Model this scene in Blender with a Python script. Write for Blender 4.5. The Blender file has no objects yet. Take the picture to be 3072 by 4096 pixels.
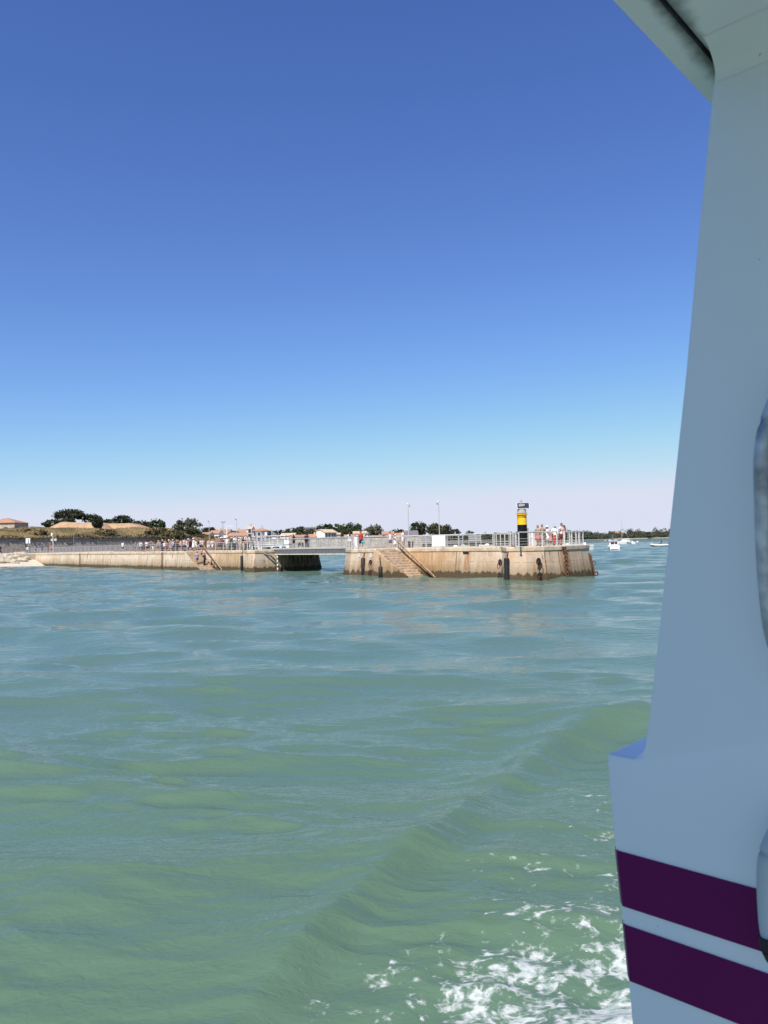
import bpy, bmesh, math, random
import numpy as np
from mathutils import Vector, Matrix
from mathutils.geometry import tessellate_polygon

rnd = random.Random(7)
scene = bpy.context.scene
COL = scene.collection

# ------------------------------------------------------------------ camera and pixel helpers
F = 3077.0
EYE = 3.2
PITCH, ROLL = math.radians(2.25), math.radians(-1.345)
CAM_ROT = Matrix.Rotation(math.pi / 2 + PITCH, 3, 'X') @ Matrix.Rotation(ROLL, 3, 'Z')
MI = CAM_ROT.transposed()
CAM = Vector((0, 0, EYE))

def ray(px, py):
    return CAM_ROT @ Vector(((px - 1536) / F, -(py - 2048) / F, -1.0))

def at(px, py, Y):
    r = ray(px, py)
    return CAM + r * (Y / r.y)

def ground(px, py, z=0.0):
    r = ray(px, py)
    return CAM + r * ((z - EYE) / r.z)

def x_on(px, P0, D):
    """t so that P0 + t*D falls in picture column px."""
    u = (px - 1536) / F
    row = Vector(MI[0]) + u * Vector(MI[2])
    return -row.dot(P0 - CAM) / row.dot(D)

def atz(px, Y, z):
    p0 = Vector((0, Y, z))
    return p0 + Vector((1, 0, 0)) * x_on(px, p0, Vector((1, 0, 0)))

PO = Vector((-16, 92, 0))
PD = Vector((0.634, -0.773, 0)).normalized()
PN = Vector((0.773, 0.634, 0)).normalized()
DECK = 2.6

def W(t, w, z=0.0):
    return PO + PD * t + PN * w + Vector((0, 0, z))

def pier_t(px, w, z=DECK):
    return x_on(px, W(0, w, z), PD)

def pier(px, w, z=DECK):
    return W(pier_t(px, w, z), w, z)

def pier_w(px, t, z=DECK):
    return W(t, x_on(px, W(t, 0, z), PN), z)

# ------------------------------------------------------------------ mesh helpers
OFF = {}

class MB:
    def __init__(s):
        s.v, s.f = [], []
    def add(s, vs, fs):
        n = len(s.v)
        s.v += [Vector(v) for v in vs]
        s.f += [tuple(i + n for i in f) for f in fs]
        return s
    def box(s, c, size, rz=0.0, m=None):
        hx, hy, hz = size[0] / 2, size[1] / 2, size[2] / 2
        R = m if m else Matrix.Rotation(rz, 3, 'Z')
        c = Vector(c)
        vs = [c + R @ Vector((x, y, z)) for x in (-hx, hx) for y in (-hy, hy) for z in (-hz, hz)]
        return s.add(vs, [(0, 1, 3, 2), (4, 6, 7, 5), (0, 4, 5, 1), (2, 3, 7, 6), (0, 2, 6, 4), (1, 5, 7, 3)])
    def tube(s, pts, r, seg=8, cap=True, ry=None, flat=None):
        pts = [Vector(p) for p in pts]
        n = len(pts)
        rs = r if isinstance(r, (list, tuple)) else [r] * n
        rys = ry if isinstance(ry, (list, tuple)) else ([ry] * n if ry else rs)
        base = len(s.v)
        prev = None
        for i, p in enumerate(pts):
            d = (pts[min(i + 1, n - 1)] - pts[max(i - 1, 0)]).normalized()
            up = Vector(flat) if flat else Vector((0, 0, 1))
            if abs(d.dot(up)) > 0.95 and not flat:
                up = Vector((0, 1, 0))
            a = d.cross(up).normalized()
            if prev is not None and a.dot(prev) < 0 and not flat:
                a = -a
            prev = a
            b = a.cross(d).normalized()
            for k in range(seg):
                th = 2 * math.pi * k / seg
                s.v.append(p + a * (rs[i] * math.cos(th)) + b * (rys[i] * math.sin(th)))
        for i in range(n - 1):
            for k in range(seg):
                k2 = (k + 1) % seg
                s.f.append((base + i * seg + k, base + i * seg + k2, base + (i + 1) * seg + k2, base + (i + 1) * seg + k))
        if cap:
            s.f.append(tuple(base + k for k in range(seg))[::-1])
            s.f.append(tuple(base + (n - 1) * seg + k for k in range(seg)))
        return s
    def bar(s, a, b, w, h=None):
        a, b = Vector(a), Vector(b)
        d = b - a
        q = d.to_track_quat('X', 'Z').to_matrix()
        return s.box((a + b) / 2, (d.length, w, h or w), m=q)
    def lathe(s, prof, c=(0, 0, 0), seg=24):
        c = Vector(c)
        base = len(s.v)
        for r, z in prof:
            for k in range(seg):
                th = 2 * math.pi * k / seg
                s.v.append(c + Vector((r * math.cos(th), r * math.sin(th), z)))
        for i in range(len(prof) - 1):
            for k in range(seg):
                k2 = (k + 1) % seg
                s.f.append((base + i * seg + k, base + i * seg + k2, base + (i + 1) * seg + k2, base + (i + 1) * seg + k))
        s.f.append(tuple(base + k for k in range(seg))[::-1])
        s.f.append(tuple(base + (len(prof) - 1) * seg + k for k in range(seg)))
        return s
    def prism(s, bot, top):
        """bot/top: matching lists of 3D points (any simple polygon)."""
        n = len(bot)
        base = len(s.v)
        s.v += [Vector(p) for p in bot] + [Vector(p) for p in top]
        for i in range(n):
            j = (i + 1) % n
            s.f.append((base + i, base + j, base + n + j, base + n + i))
        for o, lst in ((0, bot), (n, top)):
            for t in tessellate_polygon([[Vector(p) for p in lst]]):
                s.f.append(tuple(base + o + k for k in t))
        return s
    def torus(s, c, R, r, normal, seg=18, rs=6):
        c = Vector(c)
        q = Vector(normal).to_track_quat('Z', 'Y').to_matrix()
        base = len(s.v)
        for i in range(seg):
            a = 2 * math.pi * i / seg
            for k in range(rs):
                b = 2 * math.pi * k / rs
                s.v.append(c + q @ Vector(((R + r * math.cos(b)) * math.cos(a), (R + r * math.cos(b)) * math.sin(a), r * math.sin(b))))
        for i in range(seg):
            for k in range(rs):
                s.f.append((base + i * rs + k, base + ((i + 1) % seg) * rs + k, base + ((i + 1) % seg) * rs + (k + 1) % rs, base + i * rs + (k + 1) % rs))
        return s
    def ball(s, c, r, seg=10, rings=6):
        c = Vector(c)
        rr = Vector(r) if isinstance(r, (tuple, list, Vector)) else Vector((r, r, r))
        vs, fs = [], []
        for i in range(rings + 1):
            ph = math.pi * i / rings
            for k in range(seg):
                th = 2 * math.pi * k / seg
                vs.append(c + Vector((rr.x * math.sin(ph) * math.cos(th), rr.y * math.sin(ph) * math.sin(th), rr.z * math.cos(ph))))
        for i in range(rings):
            for k in range(seg):
                fs.append((i * seg + k, (i + 1) * seg + k, (i + 1) * seg + (k + 1) % seg, i * seg + (k + 1) % seg))
        return s.add(vs, fs)
    def mesh(s, name, mat, smooth=False, bevel=0.0, off=Vector((0, 0, 0))):
        me = bpy.data.meshes.new(name)
        me.from_pydata([v - off for v in s.v], [], s.f)
        bm = bmesh.new()
        bm.from_mesh(me)
        bmesh.ops.remove_doubles(bm, verts=bm.verts, dist=1e-5)
        bmesh.ops.recalc_face_normals(bm, faces=bm.faces)
        if bevel:
            es = [e for e in bm.edges if len(e.link_faces) == 2 and e.calc_face_angle(0) > 0.6]
            bmesh.ops.bevel(bm, geom=es, offset=bevel, segments=2, profile=0.5, affect='EDGES', clamp_overlap=True)
        bm.to_mesh(me)
        bm.free()
        if mat:
            me.materials.append(mat)
        if smooth:
            me.polygons.foreach_set('use_smooth', [True] * len(me.polygons))
            if smooth != 'all':
                me.set_sharp_from_angle(angle=0.7)
        return me
    def build(s, name, mat, parent=None, smooth=False, bevel=0.0, world=True):
        off = OFF.get(parent.name, Vector((0, 0, 0))) if (parent and world) else Vector((0, 0, 0))
        me = s.mesh(name, mat, smooth, bevel, off)
        o = bpy.data.objects.new(name, me)
        COL.objects.link(o)
        if parent:
            o.parent = parent
        OFF[o.name] = off
        return o

def thing(name, label, cat, loc=(0, 0, 0), rz=0.0, group=None):
    o = bpy.data.objects.new(name, None)
    COL.objects.link(o)
    o.empty_display_size = 0.3
    o.location = loc
    o.rotation_euler = (0, 0, rz)
    OFF[o.name] = Vector(loc)
    return tag(o, label, cat, group)

def tag(o, label, cat, group=None, kind=None):
    if label: o['label'] = label
    if cat: o['category'] = cat
    if group: o['group'] = group
    if kind: o['kind'] = kind
    return o

def place(o, loc, rz=0.0):
    o.location = loc
    o.rotation_euler = (0, 0, rz)
    return o

def copy_tree(o, parent=None):
    c = o.copy()
    COL.objects.link(c)
    if parent: c.parent = parent
    for ch in list(o.children):
        copy_tree(ch, c)
    return c

# ------------------------------------------------------------------ materials
MATS = {}

def nt(m):
    m.use_nodes = True
    n = m.node_tree
    return n, n.nodes, n.links, n.nodes['Principled BSDF']

def mat(name, col, rough=0.7, var=0.15, scale=3.0, metal=0.0, bump=0.0, spec=0.5, stretch=(1, 1, 1), col2=None, coords='obj'):
    if name in MATS: return MATS[name]
    m = bpy.data.materials.new(name)
    t, N, L, B = nt(m)
    B.inputs['Roughness'].default_value = rough
    B.inputs['Metallic'].default_value = metal
    B.inputs['Specular IOR Level'].default_value = spec
    if coords == 'world':
        g = N.new('ShaderNodeNewGeometry'); vec = g.outputs['Position']
    else:
        g = N.new('ShaderNodeTexCoord'); vec = g.outputs['Object']
    mp = N.new('ShaderNodeMapping'); mp.inputs['Scale'].default_value = stretch
    L.new(vec, mp.inputs['Vector'])
    no = N.new('ShaderNodeTexNoise'); no.inputs['Scale'].default_value = scale; no.inputs['Detail'].default_value = 6
    L.new(mp.outputs['Vector'], no.inputs['Vector'])
    r = N.new('ShaderNodeValToRGB')
    c = Vector(col)
    lo = c * (1 - var); hi = Vector(col2) if col2 else c * (1 + var)
    r.color_ramp.elements[0].position = 0.3; r.color_ramp.elements[1].position = 0.7
    r.color_ramp.elements[0].color = (*lo, 1); r.color_ramp.elements[1].color = (*[min(1, x) for x in hi], 1)
    L.new(no.outputs['Fac'], r.inputs['Fac'])
    L.new(r.outputs['Color'], B.inputs['Base Color'])
    if bump:
        b = N.new('ShaderNodeBump'); b.inputs['Strength'].default_value = bump; b.inputs['Distance'].default_value = 0.05
        L.new(no.outputs['Fac'], b.inputs['Height']); L.new(b.outputs['Normal'], B.inputs['Normal'])
    MATS[name] = m
    return m

def mth(N, L, op, a, b=None, c=None, clamp=False):
    n = N.new('ShaderNodeMath'); n.operation = op; n.use_clamp = clamp
    for i, x in enumerate((a, b, c)):
        if x is None: continue
        if isinstance(x, (int, float)): n.inputs[i].default_value = x
        else: L.new(x, n.inputs[i])
    return n.outputs[0]

def mrange(N, L, v, a, b, c=0.0, d=1.0, smooth=True):
    n = N.new('ShaderNodeMapRange'); n.interpolation_type = 'SMOOTHSTEP' if smooth else 'LINEAR'
    L.new(v, n.inputs['Value'])
    for k, x in zip(('From Min', 'From Max', 'To Min', 'To Max'), (a, b, c, d)): n.inputs[k].default_value = x
    return n.outputs[0]

def mixc(N, L, fac, a, b):
    n = N.new('ShaderNodeMix'); n.data_type = 'RGBA'
    if isinstance(fac, (int, float)): n.inputs[0].default_value = fac
    else: L.new(fac, n.inputs[0])
    for i, x in ((6, a), (7, b)):
        if isinstance(x, (tuple, list)): n.inputs[i].default_value = (*x[:3], 1)
        else: L.new(x, n.inputs[i])
    return n.outputs[2]

def wall_material(name, base, pale, ochre, stains_and_shade=(), tide=0.5):
    """weathered sea wall: vertical runs, ochre patches, weed band at the water, rust runs and painted shade at fixed places."""
    m = bpy.data.materials.new(name)
    t, N, L, B = nt(m)
    B.inputs['Roughness'].default_value = 0.9
    B.inputs['Specular IOR Level'].default_value = 0.2
    P = N.new('ShaderNodeNewGeometry').outputs['Position']
    sep = N.new('ShaderNodeSeparateXYZ'); L.new(P, sep.inputs[0]); Z = sep.outputs['Z']
    def noise(scale, st=(1, 1, 1), detail=5, dist=0.0):
        mp = N.new('ShaderNodeMapping'); mp.inputs['Scale'].default_value = st; L.new(P, mp.inputs['Vector'])
        n = N.new('ShaderNodeTexNoise'); n.inputs['Scale'].default_value = scale; n.inputs['Detail'].default_value = detail
        n.inputs['Distortion'].default_value = dist
        L.new(mp.outputs[0], n.inputs['Vector']); return n.outputs['Fac']
    patchy = mrange(N, L, noise(0.55, (1, 1, 1.6), 4), 0.42, 0.62); blot = noise(1.7, (1, 1, 1.3), 7, 0.8); big = noise(0.35); runs = noise(2.2, (1, 1, 0.08)); fine = noise(9.0, detail=8); runs2 = noise(5.5, (1, 1, 0.05), 4)
    c = mixc(N, L, mrange(N, L, big, 0.35, 0.65), base, pale)
    c = mixc(N, L, mth(N, L, 'MULTIPLY', mrange(N, L, runs, 0.45, 0.72), mth(N, L, 'MULTIPLY_ADD', patchy, 0.6, 0.15)), c, ochre)
    c = mixc(N, L, mrange(N, L, blot, 0.55, 0.72, 0, 0.55), c, pale)
    c = mixc(N, L, mrange(N, L, blot, 0.42, 0.3, 0, 0.5), c, ochre)
    lift = mth(N, L, 'ABSOLUTE', mth(N, L, 'SUBTRACT', mth(N, L, 'MODULO', mth(N, L, 'ADD', mth(N, L, 'ADD', Z, 9.15), mth(N, L, 'MULTIPLY', big, 0.12)), 0.92), 0.46))
    c = mixc(N, L, mth(N, L, 'MULTIPLY', mrange(N, L, lift, 0.018, 0.03, 1, 0), mrange(N, L, blot, 0.42, 0.55, 0, 0.55)), c, (0.14, 0.095, 0.055))
    c = mixc(N, L, mth(N, L, 'MULTIPLY', mrange(N, L, runs2, 0.58, 0.7), mth(N, L, 'MULTIPLY_ADD', patchy, 0.8, 0.15)), c, (0.13, 0.085, 0.05))
    c = mixc(N, L, mth(N, L, 'MULTIPLY', mrange(N, L, fine, 0.5, 0.75), 0.35), c, (0.16, 0.115, 0.075))
    for (p, r, z0, z1, colr, amt) in stains_and_shade:
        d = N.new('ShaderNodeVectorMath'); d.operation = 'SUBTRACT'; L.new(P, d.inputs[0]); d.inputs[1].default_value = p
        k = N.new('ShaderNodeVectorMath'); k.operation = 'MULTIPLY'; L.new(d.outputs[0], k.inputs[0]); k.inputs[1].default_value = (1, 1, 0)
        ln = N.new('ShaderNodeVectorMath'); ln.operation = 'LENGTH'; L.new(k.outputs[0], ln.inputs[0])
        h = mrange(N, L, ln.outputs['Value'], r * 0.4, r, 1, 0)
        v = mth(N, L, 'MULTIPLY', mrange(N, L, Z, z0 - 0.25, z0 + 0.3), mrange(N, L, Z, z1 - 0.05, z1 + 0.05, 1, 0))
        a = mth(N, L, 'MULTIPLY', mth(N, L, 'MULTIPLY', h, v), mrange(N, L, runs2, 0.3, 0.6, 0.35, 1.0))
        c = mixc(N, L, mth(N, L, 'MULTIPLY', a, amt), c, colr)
    # weed and wet band that the tide leaves
    edge = mth(N, L, 'ADD', Z, mth(N, L, 'MULTIPLY', mth(N, L, 'SUBTRACT', runs, 0.5), -1.1))
    edge = mth(N, L, 'ADD', edge, mth(N, L, 'MULTIPLY', mth(N, L, 'SUBTRACT', fine, 0.5), -0.35))
    band = mrange(N, L, edge, tide - 0.07, tide + 0.07, 1, 0)
    soft = mrange(N, L, edge, tide, tide + 1.2, 0.62, 0)
    c = mixc(N, L, soft, c, (0.2, 0.13, 0.06))
    weed = mixc(N, L, mrange(N, L, fine, 0.3, 0.75), (0.045, 0.033, 0.019), (0.1, 0.07, 0.036))
    c = mixc(N, L, mth(N, L, 'MULTIPLY', band, 0.92), c, weed)
    L.new(c, B.inputs['Base Color'])
    bp = N.new('ShaderNodeBump'); bp.inputs['Strength'].default_value = 0.5; bp.inputs['Distance'].default_value = 0.03
    L.new(fine, bp.inputs['Height']); L.new(bp.outputs[0], B.inputs['Normal'])
    return m

RUST = (0.17, 0.055, 0.02)
ORUST = (0.34, 0.13, 0.035)
BROWN = (0.1, 0.05, 0.025)

M_galv = mat('galvanised', (0.52, 0.51, 0.5), 0.45, 0.15, 6, 0.35)
M_white = mat('white_paint', (0.78, 0.78, 0.76), 0.45, 0.04, 2)
M_whiterail = mat('pale_rail_paint', (0.54, 0.52, 0.49), 0.5, 0.12, 5)
M_rust = mat('rust', (0.12, 0.045, 0.022), 0.9, 0.5, 9)
M_rubber = mat('black_rubber', (0.012, 0.012, 0.014), 0.6, 0.3, 4)
M_deck = mat('deck_concrete', (0.46, 0.42, 0.36), 0.9, 0.12, 1.5, coords='world')
M_coping = mat('coping_concrete', (0.57, 0.44, 0.3), 0.9, 0.28, 1.6, bump=0.3, coords='world')
M_step = mat('step_concrete', (0.5, 0.375, 0.25), 0.9, 0.3, 2.5, bump=0.4, coords='world')
M_steel = mat('grey_steel', (0.16, 0.16, 0.17), 0.55, 0.2, 3, 0.3)
M_cream = mat('cream_beam', (0.62, 0.55, 0.42), 0.6, 0.25, 3)
M_greypost = mat('grey_post', (0.3, 0.29, 0.28), 0.7, 0.2, 6)
M_glass = mat('dark_glass', (0.02, 0.025, 0.03), 0.1, 0.2, 3, spec=0.6)

# ------------------------------------------------------------------ camera, sun, sky
cam = bpy.data.cameras.new('camera')
cam.sensor_fit = 'AUTO'; cam.sensor_width = 36.0
cam.lens = F / 4096 * 36
cam.clip_start = 0.05; cam.clip_end = 20000
cam.dof.use_dof = True; cam.dof.focus_distance = 80; cam.dof.aperture_fstop = 11.0
co = bpy.data.objects.new('camera', cam)
COL.objects.link(co)
co.matrix_world = Matrix.Translation(CAM) @ CAM_ROT.to_4x4()
scene.camera = co

EL = math.radians(50)
AZ = Vector((-0.40, -0.917, 0)).normalized()
SUN = Vector((AZ.x * math.cos(EL), AZ.y * math.cos(EL), math.sin(EL)))
sl = bpy.data.lights.new('sun', 'SUN'); sl.energy = 5.0; sl.angle = math.radians(0.5); sl.color = (1.0, 0.95, 0.88)
so = bpy.data.objects.new('sun', sl); COL.objects.link(so)
so.location = (-30, -60, 80)
so.rotation_euler = SUN.to_track_quat('Z', 'Y').to_euler()

world = bpy.data.worlds.new('World'); scene.world = world; world.use_nodes = True
wt = world.node_tree; wn = wt.nodes; wl = wt.links
bg = wn['Background']; bg.inputs['Strength'].default_value = 0.11
sky = wn.new('ShaderNodeTexSky'); sky.sky_type = 'NISHITA'; sky.sun_disc = False
sky.sun_elevation = EL; sky.sun_rotation = math.atan2(AZ.x, AZ.y)
sky.air_density = 1.0; sky.dust_density = 0.0; sky.ozone_density = 6.0; sky.altitude = 0
hs = wn.new('ShaderNodeHueSaturation'); hs.inputs['Saturation'].default_value = 1.0; hs.inputs['Hue'].default_value = 0.5
wl.new(sky.outputs[0], hs.inputs['Color'])
sp3 = wn.new('ShaderNodeSeparateColor'); cb3 = wn.new('ShaderNodeCombineColor')
wl.new(hs.outputs[0], sp3.inputs[0])
for i, (k, g) in enumerate(((0.95, 1.12), (0.97, 1.1), (1.06, 0.88))):      # grade of the sky's own colour
    a_ = wn.new('ShaderNodeMath'); a_.operation = 'MULTIPLY'; a_.inputs[1].default_value = 0.1354; wl.new(sp3.outputs[i], a_.inputs[0])
    b_ = wn.new('ShaderNodeMath'); b_.operation = 'POWER'; b_.inputs[1].default_value = g; wl.new(a_.outputs[0], b_.inputs[0])
    c2 = wn.new('ShaderNodeMath'); c2.operation = 'MULTIPLY'; c2.inputs[1].default_value = k / 0.1354; wl.new(b_.outputs[0], c2.inputs[0])
    d_ = wn.new('ShaderNodeMath'); d_.operation = 'SMOOTH_MIN'; d_.inputs[1].default_value = (0.705, 0.75, 0.89)[i] / 0.1354; d_.inputs[2].default_value = (0.8, 2.6, 1.5)[i]; wl.new(c2.outputs[0], d_.inputs[0])
    wl.new(d_.outputs[0], cb3.inputs[i])
wl.new(cb3.outputs[0], bg.inputs['Color'])

scene.view_settings.view_transform = 'Standard'
scene.view_settings.look = 'None'
scene.view_settings.exposure = 0.3
scene.view_settings.gamma = 1.0
scene.cycles.max_bounces = 6
scene.cycles.caustics_reflective = False; scene.cycles.caustics_refractive = False
scene.cycles.use_denoising = True

# ------------------------------------------------------------------ sea
def build_sea():
    rows, cols = 820, 860
    inv = np.linspace(1 / 2.2, 1 / 420.0, rows)
    r = 1 / inv
    r = np.concatenate([r[r < 28], np.arange(28.3, 220, 0.45), np.arange(220, 430, 1.1), np.array([432, 440, 460, 500, 560, 700, 1000, 1600, 3000, 7000, 15000.])])
    a = np.radians(np.concatenate([np.linspace(-62, -32, 110)[:-1], np.linspace(-32, 32, 690), np.linspace(32, 62, 110)[1:]])); cols = len(a)
    Rr, A = np.meshgrid(r, a, indexing='ij')
    X = Rr * np.sin(A); Y = Rr * np.cos(A)
    dr = np.gradient(r)[:, None] * np.ones_like(A)
    sp = np.maximum(dr, Rr * np.gradient(a)[None, :])
    calm = np.clip((math.radians(62) - np.abs(A)) / math.radians(5), 0, 1) * np.clip((Rr - 2.2) / 0.7, 0, 1)    # the fine sheet meets the coarse one level
    rg = np.random.default_rng(11)
    Z = np.zeros_like(X); DX = np.zeros_like(X); DY = np.zeros_like(X)
    comps = []
    K = 90
    for i in range(K):
        lam = 0.28 * (9.0 / 0.28) ** ((i + rg.random()) / K)
        th = math.radians(-100) + rg.normal(0, 0.24 if lam < 2.2 else 0.42)
        slope = 0.022 if lam < 0.5 else (0.029 if lam < 2.2 else (0.02 if lam < 3.5 else 0.012))
        comps.append((lam, th, slope * lam / 6.283, rg.random() * 6.283))
    for i in range(64):                                                # fine long-crested ripples
        lam = 0.1 * (0.75 / 0.1) ** ((i + rg.random()) / 64)
        comps.append((lam, math.radians(-96) + rg.normal(0, 0.2), (0.03 if lam > 0.2 else 0.022) * lam / 6.283, rg.random() * 6.283))
    for lam, th, am, ph in ((7.5, -1.95, 0.05, 0.6), (5.6, -1.35, 0.035, 2.2), (11, -1.7, 0.06, 4.0), (4.2, -2.3, 0.022, 1.0), (3.3, -2.45, 0.018, 5.0)):
        comps.append((lam, th, am, ph))
    patch = 0.75 + 0.5 * np.sin(X * 0.21 + 1.1 * np.sin(Y * 0.13)) * np.sin(Y * 0.17 + 0.9 * np.sin(X * 0.11) + 1)
    patch2 = np.clip(0.9 + 0.55 * np.sin(X * 0.9 + 1.3 * np.sin(Y * 0.7)) * np.sin(Y * 0.55 + 1.2 * np.sin(X * 0.5)) + 0.45 * np.sin(X * 0.33 - Y * 0.41 + 2) + 0.25 * np.sin(X * 2.1 + Y * 1.3 + np.sin(X * 1.7)), 0.55, 1.6)
    for lam, th, am, ph in comps:
        k = 6.283185 / lam
        w = np.clip((lam / (sp * 2.2) - 1) / 1.0, 0, 1)
        cx, cy = math.cos(th), math.sin(th)
        p = k * (X * cx + Y * cy) + ph
        aw = am * w * (patch2 if lam < 1.0 else (patch if lam < 3 else 1.0))
        if not w.any(): continue
        Z += aw * np.cos(p)
        DX -= aw * cx * np.sin(p) * 0.8
        DY -= aw * cy * np.sin(p) * 0.8
    # wake crest thrown by the boat: a curved ridge, steep on the boat's side
    def ridge(pix, hgt, wfar, wnear):
        nonlocal Z
        pts = np.array([[*ground(x, y)[:2]] for x, y in pix])
        best = np.full(X.shape, 1e9); sgn = np.zeros_like(X); tpar = np.zeros_like(X)
        sub = (Rr < 40)
        for i in range(len(pts) - 1):
            p, q = pts[i], pts[i + 1]
            d = q - p; L = np.hypot(*d); d = d / L
            ex = X - p[0]; ey = Y - p[1]
            tt = np.clip(ex * d[0] + ey * d[1], 0, L)
            qx = ex - tt * d[0]; qy = ey - tt * d[1]
            dist = np.hypot(qx, qy)
            side = d[0] * ey - d[1] * ex
            m = dist < best
            best = np.where(m, dist, best); sgn = np.where(m, side, sgn)
            tpar = np.where(m, (i + tt / L) / (len(pts) - 1), tpar)
        wd = np.where(sgn > 0, wfar, wnear) * (0.8 + 0.5 * tpar)
        prof = np.exp(-(best / wd) ** 1.4) - 0.35 * np.exp(-((best - 1.8 * wd) / (0.9 * wd)) ** 2) * (sgn < 0)
        env = np.clip(tpar / 0.12, 0.5, 1) * np.clip((1 - tpar) / 0.1, 0, 1)
        wob = 1 + 0.14 * np.sin(tpar * 17 + 1) + 0.05 * np.sin(tpar * 37 + 2)
        Z += np.where(sub, prof * env * hgt * wob, 0)
    ridge([(880, 4150), (1100, 3935), (1352, 3700), (1667, 3440), (1860, 3260), (1963, 3148), (2060, 3075), (2222, 2963), (2420, 2890), (2600, 2840)], 0.12, 0.5, 0.26)
    ridge([(2100, 3010), (2300, 2905), (2480, 2865), (2700, 2850)], 0.08, 0.5, 0.4)
    ridge([(-60, 3800), (200, 3690), (420, 3560), (640, 3480)], 0.035, 0.6, 0.6)
    # foam density per place
    foam = np.zeros_like(X)
    for px, py, rad, am in ((2150, 3960, 0.6, 0.82), (1950, 4060, 0.45, 0.85), (2330, 3990, 0.4, 0.78), (2500, 4080, 0.3, 1.2), (2150, 3760, 0.5, 0.6), (2350, 3740, 0.55, 0.54), (1960, 3900, 0.4, 0.66),
                            (2000, 4180, 0.35, 1.1), (2420, 3540, 0.7, 0.5), (2500, 3400, 0.8, 0.47), (2470, 3180, 1.0, 0.46), (1480, 4120, 0.5, 0.44), (1720, 4020, 0.5, 0.6), (2120, 3560, 0.6, 0.42), (1300, 4100, 0.5, 0.36), (2600, 3900, 0.5, 0.9), (2550, 4220, 0.5, 1.2)):
        g = ground(px, py)
        foam = np.maximum(foam, am * np.exp(-((X - g.x) ** 2 + (Y - g.y) ** 2) / (1.7 * rad * rad)))
    Z += 0.035 * np.clip(foam, 0, 1) * (np.sin(X * 9 + Y * 5) * np.sin(Y * 11 - X * 3))
    Z *= calm; DX *= calm; DY *= calm
    verts = np.stack([X + DX, Y + DY, Z], -1).reshape(-1, 3)
    nr = len(r)
    idx = np.arange(nr * cols).reshape(nr, cols)
    q = np.stack([idx[:-1, :-1], idx[:-1, 1:], idx[1:, 1:], idx[1:, :-1]], -1).reshape(-1, 4)[:, ::-1]
    # the rest of the sea all round, coarse
    a2 = np.linspace(math.radians(62), math.radians(298), 60)
    r2 = np.array([2.2, 6, 15, 40, 120, 420, 1500, 5000, 15000.])
    v2 = np.stack([(r2[:, None] * np.sin(a2)).ravel(), (r2[:, None] * np.cos(a2)).ravel(), np.full(len(r2) * len(a2), 0.0)], -1)
    i2 = np.arange(len(r2) * len(a2)).reshape(len(r2), len(a2)) + len(verts)
    q2 = np.stack([i2[:-1, :-1], i2[:-1, 1:], i2[1:, 1:], i2[1:, :-1]], -1).reshape(-1, 4)[:, ::-1]
    nv = len(verts)
    # disc under the boat
    a3 = np.linspace(0, 2 * math.pi, 180, endpoint=False)
    v3 = np.stack([2.215 * np.sin(a3), 2.215 * np.cos(a3), np.full(180, -0.003)], -1)
    V = np.concatenate([verts, v2, v3])
    Q = np.concatenate([q, q2])
    me = bpy.data.meshes.new('sea')
    ngon = list(range(nv + len(v2), nv + len(v2) + 180))[::-1]
    me.vertices.add(len(V)); me.vertices.foreach_set('co', V.astype(np.float32).ravel())
    nl = len(Q) * 4 + 180
    me.loops.add(nl)
    me.loops.foreach_set('vertex_index', np.concatenate([Q.ravel(), np.array(ngon)]).astype(np.int32))
    me.polygons.add(len(Q) + 1)
    me.polygons.foreach_set('loop_start', (np.arange(len(Q) + 1) * 4).astype(np.int32))
    me.polygons.foreach_set('use_smooth', np.ones(len(Q) + 1, dtype=bool))
    me.update(calc_edges=True); me.validate()
    at_ = me.attributes.new('foam', 'FLOAT', 'POINT')
    fa = np.zeros(len(V), np.float32); fa[:nv] = foam.ravel()
    at_.data.foreach_set('value', fa)
    return me

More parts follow.
